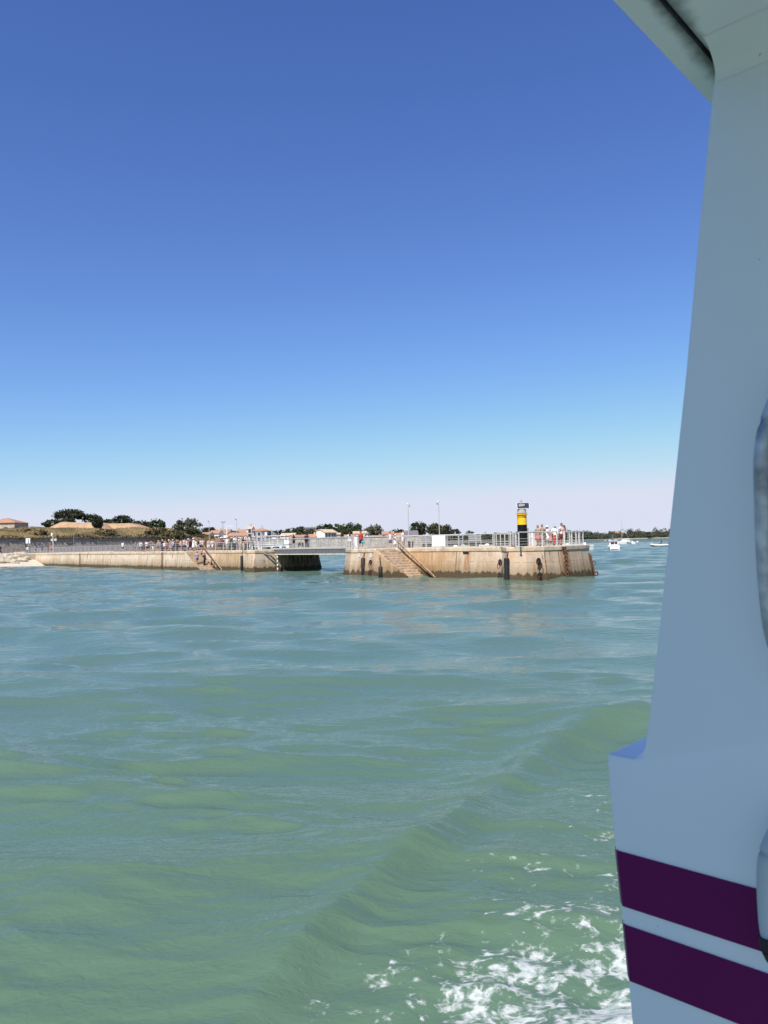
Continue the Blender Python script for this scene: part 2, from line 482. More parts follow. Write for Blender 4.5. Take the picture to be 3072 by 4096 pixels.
def sea_material():
    m = bpy.data.materials.new('sea_water')
    t, N, L, B = nt(m)
    B.inputs['IOR'].default_value = 1.333
    P = N.new('ShaderNodeNewGeometry').outputs['Position']
    def noise(scale, st=(1, 1, 1), detail=3, dist=0.0, rot=0.0, rough=0.5):
        mp = N.new('ShaderNodeMapping'); mp.inputs['Scale'].default_value = st; mp.inputs['Rotation'].default_value = (0, 0, rot); L.new(P, mp.inputs['Vector'])
        n = N.new('ShaderNodeTexNoise'); n.inputs['Scale'].default_value = scale; n.inputs['Detail'].default_value = detail
        n.inputs['Distortion'].default_value = dist; n.inputs['Roughness'].default_value = rough
        L.new(mp.outputs[0], n.inputs['Vector']); return n.outputs['Fac']
    at_ = N.new('ShaderNodeAttribute'); at_.attribute_name = 'foam'
    f = at_.outputs['Fac']
    lace = noise(4.2, (1, 1.3, 1), 5, 0.9, rough=0.6)
    lace2 = noise(15, (1, 1.3, 1), 4, 0.5)
    n = mth(N, L, 'ADD', mth(N, L, 'MULTIPLY', lace, 0.68), mth(N, L, 'MULTIPLY', lace2, 0.32))
    th = mth(N, L, 'SUBTRACT', n, mth(N, L, 'MULTIPLY_ADD', f, -0.3, 0.715))
    fm = mth(N, L, 'MULTIPLY', mrange(N, L, th, -0.04, 0.09, 0, 0.93), mrange(N, L, f, 0.05, 0.25))
    murk = mrange(N, L, noise(0.25, (1, 2, 1), 2), 0.3, 0.7)
    wat = mixc(N, L, murk, (0.084, 0.152, 0.114), (0.093, 0.155, 0.106))
    gl = N.new('ShaderNodeVectorMath'); gl.operation = 'LENGTH'; L.new(P, gl.inputs[0])
    near_tint = mrange(N, L, gl.outputs['Value'], 5, 26, 1, 0)                  # slightly greener round the boat
    wat = mixc(N, L, mth(N, L, 'MULTIPLY', near_tint, mrange(N, L, noise(0.12), 0.2, 0.6, 0.6, 1.0)), wat, (0.092, 0.154, 0.098))
    wat = mixc(N, L, mrange(N, L, f, 0.3, 1.0, 0, 0.5), wat, (0.11, 0.19, 0.13))
    fine = mixc(N, L, mrange(N, L, lace2, 0.35, 0.65), (0.3, 0.36, 0.33), (0.52, 0.54, 0.52))
    L.new(mixc(N, L, fm, wat, fine), B.inputs['Base Color'])
    L.new(mth(N, L, 'MULTIPLY_ADD', fm, 0.9, 0.06), B.inputs['Roughness'])
    b1 = noise(2.1, (1, 2.0, 1), 4, 0.6, 0.12)
    b2 = noise(0.55, (1, 2.4, 1), 3, 0.3, -0.1)
    b0 = noise(8.0, (1, 1.8, 1), 3, 0.8, 0.15)
    ln = N.new('ShaderNodeVectorMath'); ln.operation = 'LENGTH'; L.new(P, ln.inputs[0])
    swell = mrange(N, L, ln.outputs['Value'], 8, 70, 0.0, 1.0)             # the mesh carries the waves close by, the bump those further out
    h = mth(N, L, 'MULTIPLY', b1, mth(N, L, 'MULTIPLY_ADD', swell, 0.05, 0.02))
    h = mth(N, L, 'ADD', h, mth(N, L, 'MULTIPLY', b2, mth(N, L, 'MULTIPLY_ADD', swell, 0.17, 0.02)))
    b3 = noise(0.14, (1, 2.4, 1), 4, 0.3)
    h = mth(N, L, 'ADD', h, mth(N, L, 'MULTIPLY', b3, mrange(N, L, ln.outputs['Value'], 150, 460, 0.0, 2.2)))
    h = mth(N, L, 'ADD', h, mth(N, L, 'MULTIPLY', b0, 0.012))
    h = mth(N, L, 'ADD', h, mth(N, L, 'MULTIPLY', fm, 0.006))
    bp = N.new('ShaderNodeBump'); bp.inputs['Strength'].default_value = 1.0; bp.inputs['Distance'].default_value = 1.0
    L.new(h, bp.inputs['Height']); L.new(bp.outputs[0], B.inputs['Normal'])
    return m

sea_me = build_sea(); sea_me.materials.append(sea_material())
sea = bpy.data.objects.new('sea', sea_me); COL.objects.link(sea); sea['kind'] = 'structure'

# ------------------------------------------------------------------ jetties
def inset(poly, d):
    """move each (t,w) corner of a counter-clockwise-or-not polygon inwards by d."""
    n = len(poly)
    area = sum(poly[i][0] * poly[(i + 1) % n][1] - poly[(i + 1) % n][0] * poly[i][1] for i in range(n))
    sg = 1 if area > 0 else -1
    out = []
    for i in range(n):
        a, b, c = Vector(poly[i - 1]), Vector(poly[i]), Vector(poly[(i + 1) % n])
        e1 = (b - a).normalized(); e2 = (c - b).normalized()
        n1 = Vector((-e1.y, e1.x)) * sg; n2 = Vector((-e2.y, e2.x)) * sg
        m = n1 + n2
        m = m / max(0.35, 1 + n1.dot(n2))
        out.append((b.x + m.x * d, b.y + m.y * d))
    return out

def jetty(root, outline, wallmat, batter=0.3, zcop=2.22):
    ins = inset(outline, batter)
    low = inset(outline, -0.25)
    mb = MB(); mb.prism([W(t, w, -1.6) for t, w in low], [W(t, w, zcop) for t, w in ins])
    wall = mb.build('wall', wallmat, root)
    o2 = inset(outline, batter - 0.07)
    mb = MB(); mb.prism([W(t, w, zcop) for t, w in o2], [W(t, w, DECK) for t, w in o2])
    mb.build('coping', M_coping, root, bevel=0.07)
    return wall, ins

def staircase(root, t0, t1, w0, w1, n=11):
    mb = MB()
    for i in range(n):
        z1 = DECK - 0.05 - (i + 1) * (DECK - 0.1) / n + 0.12
        ta = t0 + (t1 - t0) * i / n
        tb = t0 + (t1 - t0) * (i + 1) / n + 0.05
        mb.prism([W(ta - 0.1, w0, -1.5), W(tb, w0, -1.5), W(tb, w1, -1.5), W(ta - 0.1, w1, -1.5)],
                 [W(ta - 0.1, w0, z1), W(tb, w0, z1), W(tb, w1, z1), W(ta - 0.1, w1, z1)])
    # below the water
    return mb.build('staircase', M_step, root, bevel=0.03)

TL0, TL1 = -18.0, -14.0
far_jetty = thing('stone_jetty', 'long tan stone jetty reaching to the beach, left of the footbridge', 'jetty', W(-40, 5, 0))
out_l = [(-92, 0), (TL0, 0), (TL0, 2.5), (-4.4, 2.3), (-3.6, 1.0), (-1.6, 0.05), (0.3, 0.25), (0.3, 10), (-92, 10)]
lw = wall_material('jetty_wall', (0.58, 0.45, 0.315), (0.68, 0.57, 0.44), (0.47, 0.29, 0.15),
                   [(tuple(pier(700, 0, 0)), 0.5, 0.2, 2.2, (0.45, 0.42, 0.36), 0.5), (tuple(W(-0.5, 0.3)), 0.5, 0.2, 2.1, ORUST, 0.4), (tuple(W(-10, 2.3)), 5.5, 0.0, 2.2, (0.36, 0.22, 0.09), 0.75),
                    (tuple(pier(318, 0, 0)), 0.35, -0.5, 2.6, BROWN, 0.9), (tuple(W(0.2, 7.6)), 5.0, -0.5, 2.4, (0.05, 0.042, 0.03), 0.95)])  # last entry: shade under the footbridge painted dark into the end wall
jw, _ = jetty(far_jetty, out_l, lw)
staircase(far_jetty, TL0, TL1, -0.05, 2.35)
MB().prism([W(TL0 - 0.2, -0.35, -1.5), W(TL1 + 0.5, -0.35, -1.5), W(TL1 + 0.5, -0.06, -1.5), W(TL0 - 0.2, -0.06, -1.5)],
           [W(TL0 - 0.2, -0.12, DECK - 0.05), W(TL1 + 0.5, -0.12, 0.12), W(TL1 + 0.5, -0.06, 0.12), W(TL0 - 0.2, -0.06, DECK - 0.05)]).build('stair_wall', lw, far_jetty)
# joints scored in the wall
M_joint = mat('joint', (0.13, 0.09, 0.055), 0.9)
for px in (157, 235, 440, 585, 705):
    p = pier(px, 0.0, 0)
    MB().bar(p + Vector((0, 0, 0.05)) - PN * 0.02, p + PN * 0.29 + Vector((0, 0, 2.2)), 0.04, 0.04).build('wall_joint', M_joint, far_jetty)


TR0, TR1 = 24.9, 28.7
pier_head = thing('pier_head', 'broad tan concrete pier head carrying the yellow and black beacon', 'pier', W(36, 4, 0))
out_r = [(17.25, 0.95), (20.4, -0.7), (TR0, -0.9), (TR0, 1.65), (38.0, 1.75), (40.7, -0.75), (42.3, 0.1), (43.0, 1.6), (43.1, 4.4), (42.6, 7.0), (42.1, 8.9), (39.5, 10.2), (17.25, 10.2)]
def rp(px, t): 
    p = pier_w(px, t, 1.2); p.z = 0; return tuple(p)
rw = wall_material('pier_head_wall', (0.55, 0.4, 0.275), (0.63, 0.5, 0.38), (0.48, 0.265, 0.125),
                   [(tuple(pier(1864, 1.75, 1.5)), 0.55, 0.5, 2.3, ORUST, 0.85), (rp(2155, 42.9), 0.45, -0.3, 1.5, ORUST, 0.8),
                    (rp(2262, 43.1), 0.42, -0.5, 2.3, RUST, 0.85), (rp(2282, 43.0), 0.45, -0.5, 2.3, (0.3, 0.15, 0.06), 0.6), (rp(2362, 42.0), 0.5, -0.5, 1.9, RUST, 0.85), (tuple(pier(1418, 0.3, 1.2)), 0.5, -0.5, 2.4, RUST, 0.8),
                    (tuple(pier(1690, 1.7, 1)), 2.2, -0.5, 1.0, BROWN, 0.7), (tuple(pier(1690, 1.7, 1.5)), 5.5, 0.0, 2.3, (0.42, 0.225, 0.08), 0.8), (tuple(pier(1490, -0.8, 1.2)), 0.3, 0.4, 2.4, RUST, 0.6), (tuple(pier(1385, 1.0, 1)), 0.8, -0.5, 0.9, BROWN, 0.6)])
hw, _ = jetty(pier_head, out_r, rw)
staircase(pier_head, TR0, TR1, -0.8, 1.6)
MB().prism([W(TR0 - 0.2, -1.12, -1.5), W(TR1 + 0.7, -1.12, -1.5), W(TR1 + 0.7, -0.81, -1.5), W(TR0 - 0.2, -0.81, -1.5)],
           [W(TR0 - 0.2, -0.95, DECK - 0.1), W(TR1 + 0.7, -0.95, 0.1), W(TR1 + 0.7, -0.81, 0.1), W(TR0 - 0.2, -0.81, DECK - 0.1)]).build('stair_wall', rw, pier_head)
for t, w, dt, dw in ((43.05, 1.6, -1, 0.1), (43.09, 3.3, -1, 0), (42.6, 7.0, -1, -0.1)):
    MB().bar(W(t + 0.02, w, 0.1), W(t + dt * 0.29, w + dw * 0.29, 2.2), 0.03, 0.03).build('wall_joint', M_joint, pier_head)
for px in (1497, 1820):
    w = -0.9 if px < 1500 else 1.7
    p = pier(px, w, 0); MB().bar(p + Vector((0, 0, 0.1)), p + PN * 0.29 + Vector((0, 0, 2.2)), 0.03, 0.03).build('wall_joint', M_joint, pier_head)
# drain mouth above the rust streak
p = pier(1864, 2.0, 2.12)
MB().box(p, (0.62, 0.16, 0.14), math.atan2(PD.y, PD.x)).build('drain_mouth', M_rubber, pier_head)

# ---- footbridge
fb = thing('footbridge', 'flat grey steel footbridge joining the jetty to the pier head', 'bridge', W(9, 6, DECK))
BW0, BW1, BT0, BT1 = 3.1, 9.6, -0.7, 18.6
mb = MB()
mb.prism([W(BT0, BW0, DECK + 0.02), W(BT1, BW0, DECK + 0.02), W(BT1, BW1, DECK + 0.02), W(BT0, BW1, DECK + 0.02)],
         [W(BT0, BW0, DECK + 0.2), W(BT1, BW0, DECK + 0.2), W(BT1, BW1, DECK + 0.2), W(BT0, BW1, DECK + 0.2)])
mb.build('deck', M_deck, fb)
for w in (BW0 + 0.12, BW1 - 0.12):
    MB().bar(W(0.35, w, DECK - 0.25), W(17.6, w, DECK - 0.25), 0.14, 0.5).build('girder', M_steel, fb)
    MB().bar(W(0.35, w, DECK - 0.56), W(17.6, w, DECK - 0.56), 0.34, 0.11).build('bottom_flange', M_cream, fb)
mb = MB()
for k in range(9):
    mb.bar(W(1 + k * 2, BW0 + 0.2, DECK - 0.2), W(1 + k * 2, BW1 - 0.2, DECK - 0.2), 0.12, 0.3)
mb.build('cross_beam', M_steel, fb)
MB().tube([W(-0.6, 1.0, 2.5), W(0.5, 2.4, 1.9), W(0.45, 3.2, 1.2)], 0.11).build('strut', M_steel, fb)

# ------------------------------------------------------------------ railings
def railing(name, label, pts, post_step, rails=(0.3, 0.55, 0.8), h=1.08, r_hand=0.035, r_rail=0.016, post=0.05, m=M_galv, group='railings', thin=None, base_plate=True):
    pts = [Vector(p) for p in pts]
    root = thing(name, label, 'railing', pts[0], group=group)
    up = Vector((0, 0, h))
    MB().tube([p + up for p in pts], r_hand, 8).build('handrail', m, root, True)
    mb = MB()
    for z in rails:
        mb.tube([p + Vector((0, 0, z)) for p in pts], r_rail, 6)
    mb.build('rail', m, root, True)
    pos = []
    for a, b in zip(pts[:-1], pts[1:]):
        L = (b - a).length
        n = max(1, round(L / post_step))
        for k in range(n):
            pos.append((a.lerp(b, k / n), (b - a).normalized()))
    pos.append((pts[-1], (pts[-1] - pts[-2]).normalized()))
    for p, d in pos:
        ang = math.atan2(d.y, d.x)
        b = MB(); b.box(p + Vector((0, 0, h / 2 - 0.02)), (post * 0.45, post * 1.6, h), ang)
        if base_plate: b.box(p + Vector((0, 0, 0.012)), (post * 2, post * 2.4, 0.024), ang)
        b.build('post', m, root)
    if thin:
        mb = MB()
        for a, b in zip(pts[:-1], pts[1:]):
            n = max(1, int((b - a).length / thin))
            for k in range(n):
                p = a.lerp(b, (k + 0.5) / n)
                mb.bar(p + Vector((0, 0, 0.05)), p + up, 0.016)
        mb.build('baluster', m, root)
    return root

RG = 'metal railings along the pier edge'
railing('railing', 'long thin grey railing with fine balusters along the left jetty edge', [pier(105, 0.6), pier(520, 0.6)], 2.2, m=M_galv, group=RG, thin=0.45, post=0.06)
railing('railing', 'grey railing in front of the crowd, left of the jetty stairs', [pier(528, 0.6), pier(748, 0.55)], 1.9, m=M_galv, group=RG, post=0.06)
railing('railing', 'pale three-rail railing between the jetty stairs and the gantry', [pier(832, 2.8), pier(960, 2.8), W(-1.2, 0.75, DECK), W(-0.3, 0.8, DECK), W(-0.25, 3.0, DECK)], 2.1, m=M_whiterail, group=RG, rails=(0.22, 0.42, 0.62, 0.82), post=0.07)
zb = DECK + 0.2
def up(p, z): return Vector((p.x, p.y, z))
railing('railing', 'grey railing on the near side of the footbridge', [W(0.2, 3.2, zb), W(17.8, 3.2, zb)], 2.05, m=M_galv, group=RG, rails=(0.18, 0.32, 0.5), h=1.05, r_hand=0.05, post=0.06)
railing('railing', 'grey railing on the far side of the footbridge', [W(-0.5, 8.7, zb), W(18.3, 8.7, zb)], 2.05, m=M_galv, group=RG, rails=(0.18, 0.32, 0.5), h=1.05, r_hand=0.045, post=0.07)
railing('railing', 'grey railing at the back of the pier head behind the woman in denim shorts', [W(19.2, 9.6, DECK), W(26, 9.6, DECK)], 2.2, m=M_galv, group=RG, h=1.12, post=0.08)
railing('railing', 'short pale railing at the head of the stone stairs beside the white cabinet', [pier(1386, 1.9), pier(1418, 0.35)], 1.2, m=M_whiterail, group=RG)
railing('railing', 'long white railing right of the stone stairs with a blank white board', [pier(1588, 2.15), pier(1978, 2.25)], 2.25, m=M_whiterail, group=RG, rails=(0.18, 0.38, 0.58), h=1.12, r_hand=0.05, post=0.08)
railing('railing', 'white railing bay curving down beside the thick grey mooring post', [pier(1986, 2.0), pier(2020, 1.4), pier(2043, 0.9)], 0.9, m=M_whiterail, group=RG, rails=(0.2, 0.42, 0.62), h=1.12)
railing('railing', 'white railing in front of the beacon and the group of people', [pier_w(2064, 41.4), pier_w(2076, 42.0), pier_w(2170, 42.3), pier_w(2228, 42.3)], 1.3, m=M_whiterail, group=RG, rails=(0.2, 0.42, 0.62), h=1.12, r_hand=0.045, post=0.08)
railing('railing', 'white railing closing the right end of the pier head', [pier_w(2258, 42.2), pier_w(2316, 41.7), pier_w(2332, 41.4), W(38.5, 9.6, DECK)], 1.2, m=M_whiterail, group=RG, rails=(0.2, 0.4, 0.62), h=1.12, r_hand=0.045, post=0.08)
railing('railing', 'white railing along the back of the pier head far right', [W(30, 9.7, DECK), W(38.4, 9.7, DECK)], 2.0, m=M_whiterail, group=RG, rails=(0.2, 0.4, 0.62), h=1.12)

def pole_rail(label, a, b, r):
    d = (Vector(b) - Vector(a)).normalized()
    t = thing('stair_handrail', label, 'handrail', a, group='sloping stair handrails')
    MB().tube([a, b], r, 10).build('rail', mat('worn_pole', (0.36, 0.29, 0.2), 0.7, 0.45, 5), t, True)
    for k in (0.15, 0.38, 0.6, 0.82):
        p = Vector(a).lerp(Vector(b), k)
        MB().bar(p - Vector((0, 0, 0.05)), p - Vector((0, 0, 0.05)) + PN * 0.35 - Vector((0, 0, 0.2)), 0.05).build('bracket', M_rust, t)
    MB().tube([Vector(a) + Vector((0, 0, -0.15)), Vector(b) + Vector((0, 0, -0.15))], r * 0.6, 8).build('lower_rail', M_rust, t, True)
pole_rail('rusty sloping handrail from the left crowd down to the water', pier(806, 2.05, DECK + 1.05), pier(888, 1.95, 0.05), 0.045)
pole_rail('long sloping pole handrail beside the stone stairs of the pier head', pier(1574, 1.35, DECK + 1.1), pier(1742, 1.3, -0.05), 0.045)

# ------------------------------------------------------------------ fittings on the walls
def chain_mb(mb, a, b, link=0.12, r=0.018, n=None):
    a, b = Vector(a), Vector(b)
    L = (b - a).length
    n = n or max(2, int(L / link))
    d = (b - a).normalized()
    for i in range(n):
        c = a.lerp(b, (i + 0.5) / n)
        nrm = d.cross(Vector((0, 1, 0.3))) if i % 2 else d.cross(d.cross(Vector((0, 1, 0.3))))
        q = Vector(nrm).normalized()
        # elongated ring
        side = d.cross(q).normalized()
        pts = [c + d * (L / n * 0.62 * math.cos(th)) + side * (link * 0.36 * math.sin(th)) for th in [2 * math.pi * k / 10 for k in range(11)]]
        mb.tube(pts, r, 5, cap=False)

def fender(label, p_top, length, r=0.2, chain_top=None):
    t = thing('fender', label, 'fender', p_top - Vector((0, 0, length)), group='black tube fenders hanging on the walls')
    prof = [(r * 0.75, -length), (r, -length + 0.06), (r, -0.06), (r * 0.75, 0)]
    MB().lathe(prof, p_top, 18).build('tube', M_rubber, t, True)
    mb = MB(); chain_mb(mb, p_top, chain_top or (p_top + Vector((0, 0, 0.7))), 0.16, 0.025)
    mb.build('chain', M_rust, t, True)
FO = -0.22
fender('black fender hanging on the tan wall left of the footbridge', pier(967, 0.7, 1.95), 2.2, 0.18, pier(972, 1.1, DECK + 0.02))
fender('long black fender hanging under the figure plates left of the stone stairs', pier(1452, -0.75, 1.75), 2.15, 0.2, pier(1462, -0.4, DECK + 0.02))
fender('short black fender beside the foot of the stone stairs', pier(1522, -1.1, 0.95), 1.2, 0.2, pier(1520, -0.95, 1.9))
fender('tallest black fender hanging below the thick grey mooring post', pier(2026, -0.6, 1.75), 2.3, 0.21, pier(2036, -0.2, DECK + 0.02))

def ladder(label, bot, top, width, m, n):
    t = thing('ladder', label, 'ladder', bot, group='iron ladders on the walls')
    s = PD * (width / 2)
    mb = MB()
    mb.bar(bot - s, top - s, 0.05); mb.bar(bot + s, top + s, 0.05)
    mb.build('stringer', m, t)
    for k in range(n):
        p = Vector(bot).lerp(Vector(top), (k + 0.5) / n)
        MB().bar(p - s, p + s, 0.04).build('rung', m, t)
ladder('rusty ladder on the corner of the pier head by the footbridge', pier(1416, 0.15, -0.1), pier(1420, 0.5, 2.5), 0.5, M_rust, 11)
ladder('iron ladder on the long jetty wall under the crowd', pier(647, -0.12, -0.1), pier(648, 0.2, 2.5), 0.45, M_rust, 11)
ladder('dark ladder slot on the palest far stretch of the jetty wall', pier(318, -0.12, -0.1), pier(319, 0.2, 2.5), 0.3, M_rust, 11)

# heavy hanging chain on the head
t = thing('mooring_chain', 'heavy rusty chain hanging down the pier head wall below the woman with long hair', 'chain', pier_w(2270, 43.2, 0))
mb = MB(); chain_mb(mb, pier_w(2272, 43.45, -0.1), pier_w(2258, 43.02, 2.35), 0.3, 0.05, 15)
mb.build('links', M_rust, t, True)
MB().box(pier_w(2257, 42.98, 2.42), (0.5, 0.1, 0.2), math.atan2(PN.y, PN.x)).build('anchor_plate', M_rust, t)

def mooring_ring(label, p, nrm, R=0.2):
    t = thing('mooring_ring', label, 'ring', p, group='iron mooring rings in the walls')
    nrm = Vector(nrm)
    rz = math.atan2(nrm.y, nrm.x) + math.pi / 2
    q = nrm.to_track_quat('Z', 'Y').to_matrix()
    mb = MB()
    prof = [q @ Vector((R * 0.95 * math.cos(a), R * 1.15 * math.sin(a), 0)) for a in [k * math.pi / 8 for k in range(16)]]
    mb.prism([p + v - nrm * 0.08 for v in prof], [p + v + nrm * 0.012 for v in prof])
    mb.build('niche', mat('niche_dark', (0.025, 0.018, 0.014), 0.95), t)
    MB().torus(p + nrm * 0.08 + Vector((0, 0, -R * 0.95)), R, 0.03, (nrm + Vector((0, 0, 0.25))).normalized()).build('ring', M_rust, t, True)
e = PD * 1.0
mooring_ring('mooring ring in the wall just left of the tallest black fender', pier(1999, 0.35, 1.35), (PD * -0.3 - PN).normalized(), 0.24)
mooring_ring('mooring ring above the orange rust streak on the pier head', pier_w(2156, 42.85, 1.42), e, 0.26)
mooring_ring('mooring ring under the right figure plate beside the stairs', pier(1481, -0.78, 1.35), -PN, 0.2)
mooring_ring('low wet mooring ring under the orange rust streak', pier_w(2160, 43.05, 0.3), e, 0.26)
mooring_ring('low wet mooring ring at the foot of the tallest fender', pier(1997, 0.1, 0.3), (PD * -0.3 - PN).normalized(), 0.22)
mooring_ring('low wet mooring ring between the two fenders left of the stairs', pier(1478, -0.95, 0.35), -PN, 0.2)
# rusty corner guard
t = thing('corner_guard', 'rusty steel guard with iron loops on the far right corner of the pier head', 'corner guard', W(42.0, 9.0, 0))
MB().bar(W(42.2, 8.98, -0.2), W(41.93, 8.76, 1.75), 0.3, 0.12).build('plate', M_rust, t)
MB().torus(W(42.06, 8.98, 1.0), 0.19, 0.035, PD - PN * 0.3).build('loop', M_rust, t, True)
MB().torus(W(42.2, 9.1, 0.12), 0.17, 0.06, PD - PN * 0.3).build('loop', M_rust, t, True)

def text_plate(label, p, nrm, w, h, txt, colr=(0.02, 0.02, 0.02), bgm=None):
    t = thing('number_plate', label, 'plate', p, group='white figure plates on the wall')
    rz = math.atan2(nrm.y, nrm.x) + math.pi / 2
    MB().box(p, (w, 0.02, h), rz).build('plate', bgm or M_white, t, bevel=0.004)
    if txt:
        cu = bpy.data.curves.new('figure', 'FONT'); cu.body = txt; cu.size = h * 0.95; cu.align_x = 'CENTER'; cu.align_y = 'CENTER'; cu.extrude = 0.003
        cu.materials.append(mat('sign_ink', (0.03, 0.03, 0.035), 0.6))
        tmp = bpy.data.objects.new('figure_curve', cu); COL.objects.link(tmp)
        me = bpy.data.meshes.new_from_object(tmp.evaluated_get(bpy.context.evaluated_depsgraph_get()))
        bpy.data.objects.remove(tmp)
        o = bpy.data.objects.new('figure', me); COL.objects.link(o); o.parent = t
        o.location = Vector(nrm) * 0.016
        o.rotation_euler = (math.pi / 2, 0, rz)
fr = (-PN + PD * 0.05).normalized()
text_plate('white plate with figure beside the rusty ladder', pier(1436, -0.58, 1.98), fr, 0.28, 0.36, '2')
text_plate('chipped white plate above the ring left of the stairs', pier(1483, -0.68, 2.0), fr, 0.26, 0.4, '1')

# tide gauge
t = thing('tide_gauge', 'striped red and white tide gauge pole at the bridge abutment', 'gauge', W(0.75, 3.2, -0.5))
for k in range(9):
    z0 = -0.3 + k * 0.24
    MB().lathe([(0.09, z0), (0.09, z0 + 0.239)], W(0.75, 3.2), 10).build('band', mat('gauge_red', (0.2, 0.06, 0.05), 0.6) if k % 2 else M_white, t, True)
MB().bar(W(0.6, 3.2, 1.9), W(0.6, 3.2, 2.6), 0.05).build('bracket', M_steel, t)

# blank board and barred panel on the railing
a, b = pier(1731, 2.18, DECK + 0.02), pier(1785, 2.18, DECK + 0.02)
t = thing('notice_board', 'blank white board fixed on the white railing right of the stairs', 'board', a)
MB().bar(a + Vector((0, 0, 0.58)) - PN * 0.08, b + Vector((0, 0, 0.58)) - PN * 0.08, 0.03, 1.0).build('panel', M_white, t)
mb = MB()
for z in (0.15, 1.0): mb.bar(a + Vector((0, 0, z)), b + Vector((0, 0, z)), 0.06)
mb.build('batten', M_galv, t)
a, b = pier(1876, 3.2, DECK + 0.02), pier(1924, 3.2, DECK + 0.02)
t = thing('barred_hatch', 'grey slatted panel standing behind the white railing', 'panel', a)
MB().bar(a + Vector((0, 0, 0.72)), b + Vector((0, 0, 0.72)), 0.05, 0.62).build('panel', mat('slat_grey', (0.34, 0.32, 0.31), 0.7, 0.2, 4), t)
mb = MB()
for z in (0.5, 0.7, 0.9): mb.bar(a + Vector((0, 0, z)) - PN * 0.04, b + Vector((0, 0, z)) - PN * 0.04, 0.04)
for q in (a, b): mb.bar(q, q + Vector((0, 0, 1.05)), 0.05)
mb.build('slat', M_galv, t)

# ------------------------------------------------------------------ beacon tower
bp_ = pier_w(2091, 38.9)
bp_ = W(38.9, (bp_ - PO).dot(PN), DECK)
beacon = thing('beacon', 'round beacon with black base, yellow top and tilted solar panel', 'beacon', bp_)
B0 = bp_
M_bblack = mat('beacon_black', (0.006, 0.006, 0.007), 0.6, 0.2, 3, spec=0.2)
M_byel = mat('beacon_yellow', (0.85, 0.5, 0.01), 0.5, 0.08, 2)
MB().lathe([(0.4, 0), (0.4, 1.79)], B0, 40).build('base', M_bblack, beacon, True)
MB().lathe([(0.4, 1.79), (0.4, 2.3), (0.388, 2.31), (0.388, 2.74)], B0, 40).build('drum', M_byel, beacon, True)
MB().lathe([(0.389, 2.62), (0.52, 2.62), (0.52, 2.66), (0.389, 2.66)], B0, 40).build('flange', M_byel, beacon)
MB().lathe([(0.374, 2.77), (0.47, 2.77), (0.47, 2.8), (0.374, 2.8)], B0, 40).build('flange', M_whiterail, beacon)
mb = MB(); mb.tube([B0 + Vector((0.401 * math.cos(a), 0.401 * math.sin(a), 2.3 + 0.1 * math.sin((a + math.pi / 2) * 1.0 + math.pi / 2))) for a in [k * math.pi / 24 for k in range(-44, -3)]], 0.012, 5)
mb.build('cable', M_bblack, beacon, True)
M_nk = mat('beacon_cap', (0.43, 0.39, 0.34), 0.6, 0.1, 3)
MB().lathe([(0.37, 2.8), (0.37, 3.08)], B0, 40).build('cap', M_nk, beacon, True)
# solar panel, tilted to the south (towards the camera), with a frame and cells
tilt = Matrix.Rotation(math.radians(-6), 3, 'Z') @ Matrix.Rotation(math.radians(52), 3, 'X')
pc = B0 + Vector((0.1, -0.18, 3.36))
MB().box(pc, (1.02, 0.62, 0.05), m=tilt).build('solar_frame', M_white, beacon, bevel=0.005)
M_cell = bpy.data.materials.new('solar_cells')
t_, N_, L_, B_ = nt(M_cell)
tc = N_.new('ShaderNodeTexCoord'); br = N_.new('ShaderNodeTexBrick')
br.offset = 0; br.inputs['Scale'].default_value = 1; br.inputs['Brick Width'].default_value = 0.12; br.inputs['Row Height'].default_value = 0.12; br.inputs['Mortar Size'].default_value = 0.003
br.inputs['Color1'].default_value = (0.008, 0.01, 0.045, 1); br.inputs['Color2'].default_value = (0.012, 0.015, 0.06, 1); br.inputs['Mortar'].default_value = (0.1, 0.11, 0.16, 1)
mp_ = N_.new('ShaderNodeMapping'); mp_.inputs['Rotation'].default_value = (math.radians(-52), 0, math.radians(6))
L_.new(tc.outputs['Object'], mp_.inputs[0]); L_.new(mp_.outputs[0], br.inputs['Vector'])
vo = N_.new('ShaderNodeTexNoise'); vo.inputs['Scale'].default_value = 30; L_.new(tc.outputs['Object'], vo.inputs['Vector'])
L_.new(mixc(N_, L_, mrange(N_, L_, vo.outputs['Fac'], 0.7, 0.74, 0, 0.7), br.outputs['Color'], (0.7, 0.7, 0.68)), B_.inputs['Base Color'])
B_.inputs['Roughness'].default_value = 0.6; B_.inputs['Specular IOR Level'].default_value = 0.15
MB().box(pc + tilt @ Vector((0, 0, 0.028)), (0.97, 0.57, 0.012), m=tilt).build('solar_cells', M_cell, beacon)
MB().box(B0 + Vector((-0.02, 0.02, 3.3)), (0.5, 0.5, 0.42)).build('bracket', M_nk, beacon)
MB().lathe([(0.1, 3.5), (0.1, 3.62), (0.075, 3.63), (0.075, 3.74), (0.1, 3.75), (0.1, 3.79)], B0 + Vector((-0.03, 0.05, 0)), 16).build('lantern', mat('lantern', (0.45, 0.44, 0.42), 0.4), beacon, True)
mb = MB()
for dx in (-0.04, 0.04): mb.tube([B0 + Vector((-0.03 + dx, 0.05, 3.79)), B0 + Vector((-0.03 + dx, 0.05, 3.96))], 0.012, 5)
mb.tube([B0 + Vector((-0.13, 0.05, 3.68)), B0 + Vector((-0.22, 0.05, 3.64)), B0 + Vector((-0.26, 0.0, 3.54))], 0.014, 5)
mb.build('spike', M_galv, beacon)
# pipe fixed at the right of the tower
MB().tube([B0 + Vector((0.46, -0.05, 0)), B0 + Vector((0.46, -0.05, 1.5))], 0.06, 10).build('conduit', M_greypost, beacon, True)

